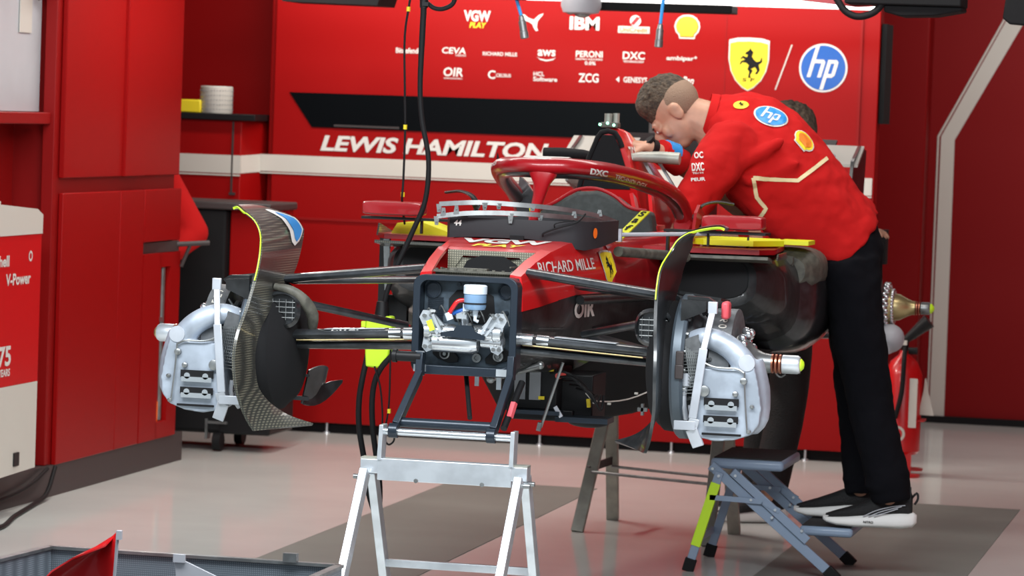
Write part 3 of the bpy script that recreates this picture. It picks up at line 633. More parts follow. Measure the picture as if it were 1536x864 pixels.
# cockpit tub lining, rim and steering bits
b = MB(); 
for sg in (-1, 1): b.sheet([[(sg*(s[5]-.035), s[0], s[6]-.002), (sg*(s[5]-.045), s[0], s[6]-.10), (sg*(s[5]-.07), s[0], .85)] for s in ST[5:10]], .006)
b.box((0, 1.38, .84), (.36, 1.1, .01)).box((0, .84, 1.03), (.34, .02, .29)); part('cockpit_lining', b, 'matte', car)
rim = [(-.17, .83, 1.188), (-.185, 1.05, 1.186), (-.20, 1.3, 1.182), (-.215, 1.6, 1.178), (-.22, 1.86, 1.178)]
part('cockpit_rim', MB().tube(rim, .010, 10, smooth=3).tube([(-x, y, z) for x, y, z in rim], .010, 10, smooth=3), 'redcar', car)
# pedal bay seen through the open scuttle
b = MB().box((0, .09, 1.075), (.27, .26, .01)); b.box((0, .02, 1.098), (.20, .05, .012)); 
b.sheet([[(-.125, .20+.0*i, 1.085+.026*i) for i in range(3)], [(-.05, .215, 1.088+.024*i) for i in range(3)]], .004)
b.sheet([[(.05, .215, 1.088+.024*i) for i in range(3)], [(.125, .20, 1.085+.026*i) for i in range(3)]], .004)
b.xz([(-.13, 1.075), (-.085, 1.142), (.085, 1.142), (.13, 1.075), (.13, 1.158), (-.13, 1.158)], .195, .01)
bay = part('pedal_bay', b, 'baycarbon', car)
part('opening', MB().xz([(-.088, 1.09), (-.070, 1.128), (-.03, 1.144), (.04, 1.144), (.078, 1.122), (.092, 1.09)], .185, .006), 'matte', bay)
b = MB().box((-.105, .02, 1.09), (.03, .03, .02)).box((.10, .03, 1.09), (.02, .05, .02)).box((0, -.02, 1.105), (.24, .03, .006)).box((-.03, .05, 1.105), (.11, .03, .014))
for i in range(9): b.cyl((-.11+.028*i, -.02, 1.105), (-.11+.028*i, -.02, 1.112), .005, n=8)
b.bar((-.11, .03, 1.11), (-.07, .15, 1.09), .005, .005).bar((.095, .03, 1.12), (.12, .14, 1.12), .004, .004)
part('fittings', b, 'dust', bay)

# ---- front bulkhead plate
FY = -.12
def rr(x0, z0, x1, z1, r, n=6):
    out = []
    for cx, cz, a0 in ((x1-r, z1-r, 0), (x0+r, z1-r, 90), (x0+r, z0+r, 180), (x1-r, z0+r, 270)):
        for k in range(n+1): a = R(a0+90*k/n); out.append((cx+r*math.cos(a), cz+r*math.sin(a)))
    return out
out = rr(-.153, .812, .153, 1.096, .03); inn = rr(-.132, .838, .132, 1.080, .022)
b = MB(); n = len(out)
for y0, y1, o_, i_ in ((FY, FY+.07, out, inn),):
    vs = [V((p[0], y, p[1])) for y in (y0, y1) for q in (o_, i_) for p in q]
    fs = []
    for k in range(n):
        j = (k+1) % n; fs += [(k, j, n+j, n+k), (2*n+k, 3*n+k, 3*n+j, 2*n+j), (k, 2*n+k, 2*n+j, j), (n+k, n+j, 3*n+j, 3*n+k)]
    b.add(vs, fs)
bh = part('front_bulkhead', b, 'navy', car, bevel=.002); bh['label'] = 'dark square bulkhead frame with the brake cylinders inside'
b = MB().box((0, FY+.055, .959), (.262, .01, .242))
part('recess_panel', b, mat('bulkhead_blue_grey', (.05, .07, .09), .45, metal=.3, var=.35, vscale=30), bh)
BYf = FY+.048
for x, z, r in ((-.105, 1.052, .024), (.108, 1.056, .022)): part('pressed_ring', MB().lathe((x, BYf, z), (0, -1, 0), [(0, r), (.005, r), (.006, r*.8), (.003, r*.75)], 28), 'navy', bh)
for x, z in ((-.03, 1.070), (.0, 1.071), (.025, 1.071), (.112, .995)): part('dimple', MB().cyl((x, BYf, z), (x, BYf-.006, z), .006, n=12), 'navy', bh)
b = MB()
for i in range(14): b.box((-.097, BYf, .965+i*.005), (.045, .003, .0018))
part('ribbing', b, 'navy', bh)
part('cut_out', MB().xz([(-.058, 1.0), (-.058, 1.028), (-.035, 1.054), (.04, 1.058), (.072, 1.04), (.078, .99), (.06, .96), (-.04, .965)], BYf-.002, .003), 'matte', bh)
# master cylinders
MC = part('master_cylinder', MB().lathe((-.115, FY-.0, .935), (1, 0, 0), [(0, .014), (.004, .027), (.02, .029), (.022, .022), (.05, .024), (.085, .023), (.10, .014), (.12, .014), (.135, .023), (.175, .024), (.20, .022), (.205, .029), (.226, .027), (.23, .014)], 24)
    .lathe((-.098, FY+.004, .905), (1, 0, 0), [(0, .012), (.01, .028), (.12, .030), (.14, .024), (.145, .01)], 20).lathe((.052, FY+.004, .912), (1, 0, 0), [(0, .018), (.06, .024), (.068, .01)], 16), 'bright', bh)
for s in (-1, 1):
    b = MB().xz([(s*.055, .955), (s*.095, .995), (s*.118, .995), (s*.128, .975), (s*.118, .955), (s*.085, .940)], FY-.016, .012)
    b.xz([(s*.07, .93), (s*.085, .885), (s*.105, .876), (s*.118, .890), (s*.112, .93), (s*.118, .957), (s*.085, .945)], FY-.014, .012)
    b.bar((s*.085, FY-.03, .985), (s*.058, FY-.035, .935), .007, .008).bar((s*.10, FY-.028, .97), (s*.07, FY-.03, .93), .005, .006)
    lug = part('mounting_lug', b, 'alu', MC)
    b = MB()
    for x, z in ((.092, .982), (.112, .980), (.092, .893), (.108, .893)): b.cyl((s*x, FY-.016, z), (s*x, FY-.026, z), .0055, n=12)
    part('lug_bolts', b, 'steel', MC)
part('centre_union', MB().cyl((.003, FY+.01, .95), (.003, FY-.02, 1.0), .013, .010).box((-.003, FY-.01, .985), (.03, .03, .018)), 'alu', MC)
part('fluid_sticker', MB().bar((-.095, FY-.036, .968), (-.083, FY-.038, .940), .003, .016, (1, 0, 0)), 'lime', MC)
part('saddle_bracket', MB().xz([(-.06, .925), (-.06, .934), (-.022, .944), (-.012, .958), (.03, .958), (.04, .942), (.07, .930), (.068, .918)], FY-.034, .012), 'navy', MC)
b = MB()
for i in range(26):
    x, z = random.uniform(-.11, .12), random.choice([random.uniform(.985, 1.0), random.uniform(.895, .97)]); b.cyl((x, FY-.01, z), (x, FY-.026, z+random.uniform(-.004, .004)), random.uniform(.003, .006), n=8)
for i in range(7):
    x, z = -.11+.045*i*.8, .99+.01*math.sin(i*2.1); b.tube([(x, FY, z), (x+.01, FY-.02, z+.012), (x+.022, FY-.012, z-.01), (x+.026, FY, z-.03)], .0022, 6, smooth=3)
part('pipe_fittings', b, 'steel', MC)
rs = part('fluid_reservoir', MB().lathe((.040, FY-.045, 1.002), (0, 0, 1), [(0, .012), (.004, .029), (.012, .032), (.044, .032), (.050, .031)], 28), 'fluid', bh, 'blue-tinted fluid reservoir with a white cap')
part('cap', MB().lathe((.040, FY-.045, 1.050), (0, 0, 1), [(0, .020), (0, .0335), (.022, .0335), (.025, .030), (.025, .005)], 28), 'cap', rs)
part('strap', MB().lathe((.040, FY-.045, 1.021), (0, 0, 1), [(0, .024), (0, .0338), (.004, .0338), (.004, .024)], 28), 'matte', rs)
part('outlet', MB().cyl((.042, FY-.045, 1.006), (.042, FY-.045, .985), .009, .006).tube([(.042, FY-.045, .99), (.043, FY-.05, .975), (.05, FY-.045, .972)], .005, 8), 'cap', rs)
part('red_hose', MB().tube([(.012, FY-.03, 1.030), (-.012, FY-.035, 1.026), (-.028, FY-.035, 1.005), (-.040, FY-.03, .985)], .0065, 10, smooth=4), 'redcar', MC)
part('blue_hose', MB().tube([(.010, FY-.015, 1.005), (-.008, FY-.02, .998), (-.030, FY-.02, .990)], .0065, 10, smooth=4), 'blue', MC)
part('union', MB().cyl((.012, FY-.03, 1.022), (.028, FY-.03, 1.034), .010).cyl((-.034, FY-.03, .972), (-.042, FY-.03, .992), .010).box((.012, FY-.03, 1.01), (.016, .02, .022)), 'cap', MC)
for s in (-1, 1):
    x0 = -.062 if s < 0 else .095
    b = MB().prism([(-.036, .014), (-.010, .026), (.012, .022), (.040, -.006), (.038, -.020), (.012, -.024), (-.020, -.012), (-.036, .0)], (x0, BYf-.006, .868), (-s, 0, 0), (0, 0, 1), .008)
    e = part('rod_end_plate', b, 'black', bh, bevel=.001)
    part('bearing', MB().lathe((x0, BYf-.006, .870), (0, -1, 0), [(0, .015), (.012, .015), (.013, .011), (.006, .010), (.006, .006), (.014, .005)], 22), 'steel', e)
part('boss', MB().lathe((.030, BYf, .862), (0, -1, 0), [(0, .014), (.008, .013), (.008, .007), (.002, .006)], 20), 'steel', bh)
part('corner_pad', MB().box((-.125, FY-.002, .829), (.035, .012, .020)).box((.117, FY-.002, .826), (.035, .012, .020)).box((-.125, FY-.002, .868), (.026, .010, .018)), 'alu', bh)
part('hanging_tab', MB().box((.02, -.02, .795), (.012, .006, .035)).box((.085, -.02, .79), (.014, .006, .04)), 'alu', bh)

# ---- electronics hanging below on the car's left flank
el = part('electronics_box', MB().box((.085, .55, .745), (.15, .22, .13)).box((.20, .62, .715), (.11, .2, .14)).box((.10, .6, .66), (.20, .2, .035)), 'black', car, bevel=.004)
part('sticker', MB().box((.048, .436, .755), (.034, .004, .092)).box((.094, .436, .755), (.034, .004, .092)), 'grey', el, 'grey label')
part('connector', MB().cyl((.165, .50, .785), (.165, .430, .785), .010, n=8), 'pinkled', el)
part('yellow_clip', MB().box((.115, .436, .716), (.018, .006, .010)).bar((.245, .50, .715), (.248, .50, .69), .012, .01).box((.135, .436, .80), (.03, .006, .006)), 'yel2', el)
part('shelf', MB().box((.10, .42, .675), (.16, .06, .012)).box((.24, .48, .655), (.16, .10, .016)), 'navy', el)
part('tie_rod', MB().cyl((.205, .30, .835), (.145, .30, .64), .0045).bar((.145, .29, .655), (.140, .29, .63), .012, .012), 'steel', el)
part('strut', MB().cyl((.045, .05, .795), (.165, .15, .832), .009).ell((.045, .05, .795), .013).ell((.168, .152, .834), .012), 'steel', el)
part('paper_tag', MB().bar((.165, .40, .695), (.185, .40, .665), .003, .012, (1, 0, 0)), 'lgrey', el)
b = MB()
for k in range(5):
    b.tube([(.14+.02*k, .44, .79-.01*k), (.19+.02*k, .40, .80-.015*k), (.24+.015*k, .42, .77-.02*k), (.26+.01*k, .46, .73)], .004, 6, smooth=4)
part('wiring', b, 'rubber', el)
b = MB().tube([(.245, .46, .735), (.27, .5, .71), (.33, .7, .705), (.40, .9, .74), (.45, 1.0, .78)], .0022, 6, smooth=4)
for x, y, z in ((.265, .5, .705), (.30, .55, .70), (.345, .75, .72)): b.box((x, y, z), (.01, .01, .006))
part('white_lead', b, 'white', el)
part('oval_cover', MB().ell((.245, .52, .645), (.065, .05, .018)), 'black', el)
# ---- underbody sweeping out under the radiator ducts
UB = [(.55, .10, .78, .14, .86, .20, .93), (.9, .12, .64, .18, .74, .34, .90), (1.3, .11, .585, .22, .67, .46, .84), (1.9, .12, .56, .27, .61, .60, .80), (2.4, .13, .56, .36, .65, .60, .80), (3.0, .12, .60, .32, .74, .42, .84)]
def ub(s): Y, a, za, c, zc, d, zd = s; return [V((x, Y, z)) for x, z in ((a*.5, za), (a, za), (c, zc), (d, zd), (d*.5, zd+.05))]+[V((-x, Y, z)) for x, z in ((d*.5, zd+.05), (d, zd), (c, zc), (a, za), (a*.5, za))]
part('underbody', MB().rings([ub(s) for s in UB]), 'matte', car, angle=60)
b = MB()
for x, y, z in ((.33, .95, .655), (.375, 1.0, .668), (.43, 1.05, .69)): b.box((x, y, z), (.03, .02, .012)).box((x, y, z), (.008, .02, .036))
part('clamp', b, 'steel', car)

# ---- side ducts
def sup(cx, cz, rx, rz, Y, p=3.0, n=32, sh=0):
    out = []
    for k in range(n):
        a = 2*math.pi*k/n; c_, s_ = math.cos(a), math.sin(a)
        out.append(V((cx+rx*math.copysign(abs(c_)**(2/p), c_)+sh*s_*rz, Y, cz+rz*math.copysign(abs(s_)**(2/p), s_))))
    return out
for sg, lab in ((1, 'black carbon radiator duct on the mechanic side'), (-1, 'black carbon radiator duct on the far side')):
    b = MB().rings([sup(sg*.44, 1.055, .135, .068, 1.42), sup(sg*.445, 1.045, .160, .085, 1.40), sup(sg*.455, 1.030, .185, .105, 1.46), sup(sg*.47, 1.01, .20, .13, 1.62), sup(sg*.47, .985, .215, .165, 1.85), sup(sg*.48, .97, .22, .17, 2.1)], caps=True)
    sp = part('side_duct', b, 'carbonb', car, lab, angle=60)
    b = MB().rings([sup(sg*.44, 1.055, .134, .067, 1.415), sup(sg*.44, 1.055, .120, .058, 1.47), sup(sg*.44, 1.05, .10, .05, 1.60)], caps=True); part('duct_mouth', b, 'matte', sp)
    b = MB().rings([sup(sg*.50, .965, .12, .10, 1.80, 2.6), sup(sg*.52, .965, .19, .165, 1.86, 2.8), sup(sg*.525, .965, .207, .182, 1.98, 3), sup(sg*.52, .955, .212, .188, 2.2, 3), sup(sg*.50, .95, .21, .18, 2.6, 3), sup(sg*.42, .93, .19, .16, 3.1, 3)])
    bul = part('sidepod_bulge', b, 'carbong' if sg > 0 else 'dust', sp, angle=60)
    b = MB()
    for k in range(10):
        a = -1.9+k*.42; b.ell((sg*(.54+.13*math.cos(a)), 1.853+.012*abs(math.cos(a)), .965+.125*math.sin(a)), .0055, 8, 6)
    for k in range(6): b.ell((sg*(.62-.035*k), 1.853, .845+.02*math.sin(k*1.7)), .004, 8, 6)
    part('fastener', b, 'bright', sp)
    part('seam', MB().tube([(sg*.50, 1.84, 1.06), (sg*.56, 1.87, 1.055), (sg*.64, 1.87, 1.02), (sg*.705, 1.92, .975)], .003, 6, smooth=3).tube([(sg*.44, 1.86, .825), (sg*.55, 1.87, .80), (sg*.66, 1.89, .82)], .003, 6, smooth=3), 'dust', sp)
    # leading shelf, blade, bracket, lime cover
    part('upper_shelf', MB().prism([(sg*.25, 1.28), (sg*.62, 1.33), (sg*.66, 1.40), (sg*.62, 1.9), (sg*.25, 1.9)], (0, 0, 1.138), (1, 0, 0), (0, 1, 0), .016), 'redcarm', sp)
    part('shelf_edge', MB().sheet([[(sg*(.20+.045*i), 1.24+.008*i, 1.128-.0*i), (sg*(.20+.045*i), 1.30+.008*i, 1.118+(.0 if i < 9 else .004)), (sg*(.20+.045*i), 1.42, 1.114)] for i in range(11)], .010), 'carbonw' if sg < 0 else 'dust', sp)
    part('lime_cover', MB().prism([(sg*.36, 1.50), (sg*.42, 1.44), (sg*.58, 1.46), (sg*.66, 1.60), (sg*.62, 1.78), (sg*.40, 1.78)], (0, 0, 1.160), (1, 0, 0), (0, 1, 0), .018) if sg > 0 else MB().prism([(-.625, 1.147), (-.60, 1.188), (-.52, 1.195), (-.43, 1.165), (-.40, 1.147)], (0, 1.60, 0), (1, 0, 0), (0, 0, 1), .18), 'yellow', sp, 'bright yellow cover')
    if sg > 0:
        part('lime_tail', MB().box((.66, 1.9, 1.165), (.10, .16, .014)), 'yellow', sp)
        part('vertical_fin', MB().yz([(1.45, 1.10), (1.52, 1.10), (1.50, 1.17), (1.49, 1.19)], .555, .006), 'black', sp)
        part('latch', MB().box((.60, 1.80, 1.105), (.13, .02, .030)).cyl((.545, 1.785, 1.105), (.585, 1.785, 1.105), .012).cyl((.625, 1.79, 1.107), (.625, 1.775, 1.107), .013).cyl((.655, 1.79, 1.105), (.655, 1.775, 1.105), .012), 'dust', sp)
        part('corner_shell', MB().rings([sup(.60, 1.07, .10, .055, 1.84, 2.4), sup(.62, 1.075, .12, .072, 1.90, 2.6), sup(.61, 1.07, .125, .075, 2.15, 2.8)]), 'dust', sp)
    part('outer_lip', MB().yz([(1.40, 1.145), (1.62, 1.135), (1.62, 1.15), (1.42, 1.185)] if sg < 0 else [(1.40, 1.12), (1.6, 1.12), (1.6, 1.14), (1.42, 1.14)], sg*.665, .006), 'carbonw', sp)
    if sg < 0:
        part('side_bracket', MB().bar((-.655, 1.5, 1.13), (-.645, 1.5, .96), .012, .02).bar((-.62, 1.5, 1.11), (-.615, 1.5, .96), .022, .012), 'steel', sp)
        part('skirt', MB().box((-.665, 1.52, 1.02), (.03, .03, .24)).box((-.645, 1.6, .86), (.09, .03, .16)), 'black', sp)
# ---- rods in front of the ducts
part('blade_rod', MB().tube([(.262, .80, 1.150), (.31, 1.1, 1.135), (.40, 1.25, 1.125)], .016, 12), 'dust', car)
part('blade_rod', MB().tube([(.225, .42, 1.015), (.29, .8, 1.008), (.34, 1.2, 1.0)], .014, 12), 'carbonb', car)

# ---- mirrors
for sg in (1, -1):
    cx = sg*.555
    m = part('wing_mirror', MB().rings([sup(cx, 1.243, .094, .018, 1.155, 6), sup(cx, 1.242, .098, .022, 1.162, 7), sup(cx, 1.242, .096, .022, 1.25, 7)]), 'redcarm', car, angle=50)
    part('mirror_foot', MB().prism([(sg*.33, 1.20), (sg*.66, 1.18), (sg*.665, 1.26), (sg*.33, 1.26)], (0, 0, 1.205), (1, 0, 0), (0, 1, 0), .008).box((sg*.34, 1.23, 1.175), (.008, .03, .065)).box((sg*.47, 1.23, 1.185), (.006, .02, .045)), 'black', m)
    part('stay', MB().tube([(sg*.485, 1.62, 1.29), (sg*.43, 1.60, 1.296), (sg*.385, 1.58, 1.28), (sg*.37, 1.57, 1.24), (sg*.40, 1.56, 1.19)], .007, 8, flat=(2.2, .7), smooth=4), 'black', m)
part('mirror_arm', MB().cyl((.245, .92, 1.198), (.50, 1.28, 1.203), .0065).box((.243, .92, 1.196), (.012, .02, .04)), 'lgrey', car)
part('side_fin', MB().yz([(1.45, 1.17), (1.72, 1.17), (1.66, 1.25), (1.56, 1.285), (1.50, 1.26)], .375, .010), 'redcarm', car)

# ---- halo
HP = [(0, .885, 1.402), (.07, .90, 1.404), (.135, .97, 1.400), (.185, 1.10, 1.390), (.225, 1.27, 1.372), (.262, 1.50, 1.342), (.277, 1.70, 1.305), (.278, 1.83, 1.262), (.272, 1.90, 1.215), (.268, 1.92, 1.17)]
full = [(-x, y, z) for x, y, z in HP[:0:-1]]+HP
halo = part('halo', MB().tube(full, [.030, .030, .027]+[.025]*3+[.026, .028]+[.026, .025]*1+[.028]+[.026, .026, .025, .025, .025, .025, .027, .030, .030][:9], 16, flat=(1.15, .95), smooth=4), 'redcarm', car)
part('pylon', MB().rings([[V((x*w, y, z)) for x, y, z in ()] or [V((w*math.cos(a), y+.028*math.sin(a)*dd, z)) for a in [2*math.pi*k/16 for k in range(16)]] for w, y, z, dd in ((.085, .912, 1.408, 1.6), (.052, .900, 1.385, 1.3), (.028, .87, 1.35, 1.1), (.020, .84, 1.315, 1.), (.016, .79, 1.27, 1.), (.014, .72, 1.18, 1.))]), 'redcarm', halo)
uf = [(x*.965, y+.012, z-.018) for x, y, z in full[2:-2]]
part('underside', MB().tube(uf, .021, 12, smooth=3), 'carbong', halo)
b = MB()
for sg in (-1, 1): b.tube([(sg*.275, 1.86, 1.21), (sg*.285, 1.92, 1.18), (sg*.29, 1.96, 1.12)], [.03, .036, .045], 14, smooth=2)
part('mounting_foot', b, 'redcarm', halo)
part('inner_fairing', MB().prism([(-.262, 1.355), (-.235, 1.33), (-.185, 1.262), (-.15, 1.19), (-.26, 1.19), (-.27, 1.25)], (0, 1.75, 0), (1, 0, 0), (0, 0, 1), .02), 'carbong', halo)
part('spike', MB().cyl((-.20, 1.12, 1.41), (-.202, 1.12, 1.435), .006, .001), 'matte', halo)
part('white_top', MB().sheet([[(x, .868+.55*abs(x)**1.2+.045*j+(0 if j else 0), 1.4255+.006*math.sin(j*1.57)-.02*max(0, abs(x)-.05)) for j in range(3)] for x in [k*.018-.072 for k in range(9)]], .003), 'whitec', halo)

# ---- headrest, belts, roll hoop
part('headrest', MB().xz([(-.225, 1.13), (-.20, 1.225), (-.13, 1.265), (-.05, 1.31), (.02, 1.315), (.08, 1.295), (.13, 1.26), (.20, 1.25), (.225, 1.13)], 1.66, .10), 'pad', car, bevel=.012)
part('headrest_rim', MB().tube([(-.225, 1.65, 1.20), (-.18, 1.65, 1.24), (-.12, 1.65, 1.272), (-.05, 1.65, 1.315), (.02, 1.65, 1.322), (.08, 1.65, 1.300), (.13, 1.65, 1.265), (.19, 1.65, 1.255)], .006, 8, smooth=4), 'redcarm', car)
def tag(a, b_, txt, w=.034):
    a, b_ = V(a), V(b_); y = (a-b_).normalized(); x = V((1, 0, 0)); x = (x-y*x.dot(y)).normalized(); L = (a-b_).length; c = (a+b_)/2
    g = MB().prism([(-w/2, -L/2), (w/2, -L/2), (w/2, L/2), (-w/2, L/2)], c, x, y, -.004); o_ = part('yellow_tag', g, 'yellow', car, 'yellow strap with black letters')
    m_ = MB(); n_ = len(txt)
    for i, ch in enumerate(txt):
        p, f = text_polys(ch, w*.62, L/n_*.72 if ch.isupper() or ch in 'f' else L/n_*.6, 0, .03); mark(m_, p, f, c+y*(L/2-(i+.5)*L/n_), x, y, lift=.002)
    part('tag_lettering', m_, 'matte', o_, smooth=False)
tag((-.062, 1.05, 1.275), (-.052, 1.05, 1.225), 'S'); tag((.233, 1.40, 1.262), (.202, 1.10, 1.180), 'Safe', .03)
# roll hoop / air intake
def hoop(Y, w, zt, zb, r=.02):
    pr_ = [(-w, zb), (-w*.86, zb+(zt-zb)*.35), (-w*.52, zb+(zt-zb)*.75), (-w*.28, zt-.012), (-w*.1, zt), (w*.1, zt), (w*.28, zt-.012), (w*.52, zb+(zt-zb)*.75), (w*.86, zb+(zt-zb)*.35), (w, zb)]
    return [V((x, Y, z)) for x, z in pr_]
rh = part('roll_hoop', MB().rings([hoop(1.93, .105, 1.512, 1.30), hoop(1.97, .12, 1.525, 1.24), hoop(2.10, .14, 1.52, 1.18), hoop(2.30, .165, 1.47, 1.16), hoop(2.7, .17, 1.36, 1.14), hoop(3.2, .14, 1.26, 1.08)]), 'redcar', car, angle=50)
part('air_intake', MB().xz([(-.086, 1.318), (-.07, 1.38), (-.042, 1.46), (-.022, 1.500), (.018, 1.500), (.040, 1.455), (.066, 1.38), (.080, 1.318)], 1.924, .003), 'matte', rh)
part('intake_frame', MB().tube([(-.100, 1.925, 1.30), (-.080, 1.925, 1.38), (-.050, 1.925, 1.46), (-.026, 1.925, 1.508), (.022, 1.925, 1.508), (.048, 1.925, 1.46)], .009, 8, smooth=2), 'matte', rh)
cm = part('camera_mount', MB().box((-.004, 1.97, 1.534), (.060, .05, .018)), 'dust', rh, bevel=.003)
part('camera_pod', MB().cyl((-.012, 1.97, 1.540), (-.012, 1.97, 1.573), .014).cyl((.014, 1.975, 1.540), (.014, 1.975, 1.575), .011), 'olive', cm)
part('green_light', MB().ell((-.036, 1.945, 1.535), .005, 8, 6).ell((-.010, 1.945, 1.540), .005, 8, 6).ell((.012, 1.945, 1.534), .005, 8, 6), 'led', cm)
for sg in (-1, 1): part('camera_horn', MB().tube([(sg*.055, 1.99, 1.425), (sg*.10, 1.99, 1.430), (sg*.17, 1.99, 1.430), (sg*.236, 1.99, 1.428)], [.012, .017, .021, .021], 16, flat=(1.2, 1)), 'olive' if sg > 0 else 'matte', rh)
b = MB().bar((.115, 1.80, 1.30), (.15, 1.75, 1.19), .012, .05, (0, 1, 0)).bar((.165, 1.86, 1.30), (.19, 1.80, 1.19), .012, .04, (0, 1, 0)).box((.16, 1.80, 1.195), (.11, .14, .02))
part('rib', b, 'redcar', rh)
part('spine_rib', MB().bar((.10, 2.05, 1.42), (.19, 2.05, 1.28), .01, .03, (0, 1, 0)).bar((.14, 2.1, 1.42), (.22, 2.1, 1.30), .008, .02, (0, 1, 0)), 'steel', rh)
# ---- rear wing
rw = part('rear_wing', MB().rings([[V((x, 4.05, 1.405)), V((x, 4.06, 1.412)), V((x, 4.30, 1.500)), V((x, 4.31, 1.492)), V((x, 4.18, 1.438))] for x in (-.47, -.2, .2, .47)]), 'black', car)
for sg in (-1, 1):
    part('white_flap', MB().sheet([[(sg*x, 4.02+.10*j, 1.402+.036*j) for j in range(3)] for x in (.42, .50, .59)], .012), 'white', rw)
    part('endplate', MB().yz([(3.95, 1.30), (4.35, 1.22), (4.40, 1.46), (4.20, 1.48), (4.0, 1.42)], sg*.565, .012), 'carbonb' if sg < 0 else 'carbonb', rw)
part('white_panel', MB().sheet([[(x, 4.0+.12*j, 1.405+.035*j) for j in range(3)] for x in (-.58, -.45, -.32)], .01), 'white', rw)
part('blue_badge', MB().ell((.455, 3.99, 1.435), (.012, .006, .010), 12, 8).ell((.495, 3.99, 1.437), (.012, .006, .010), 12, 8), 'lgrey', rw)
part('winglet', MB().sheet([[(.44+.03*i, 3.9+.10*j, 1.355-.012*i*i*.5+.01*j) for j in range(3)] for i in range(6)], .01).xz([(.50, 1.30), (.61, 1.31), (.575, 1.27), (.56, 1.25)], 3.9, .01), 'black', rw)
part('winglet', MB().sheet([[(.50+.025*i, 3.92+.06*j, 1.345+.01*j-.006*i) for j in range(3)] for i in range(4)], .012), 'white', rw)
part('wing_pylon', MB().box((0, 4.1, 1.25), (.02, .2, .32)), 'carbonb', rw)
part('gearbox', MB().rings([sup(0, .95, .16, .14, 2.9), sup(0, .92, .13, .12, 3.4), sup(0, .92, .09, .10, 4.2)]), 'steel', car)

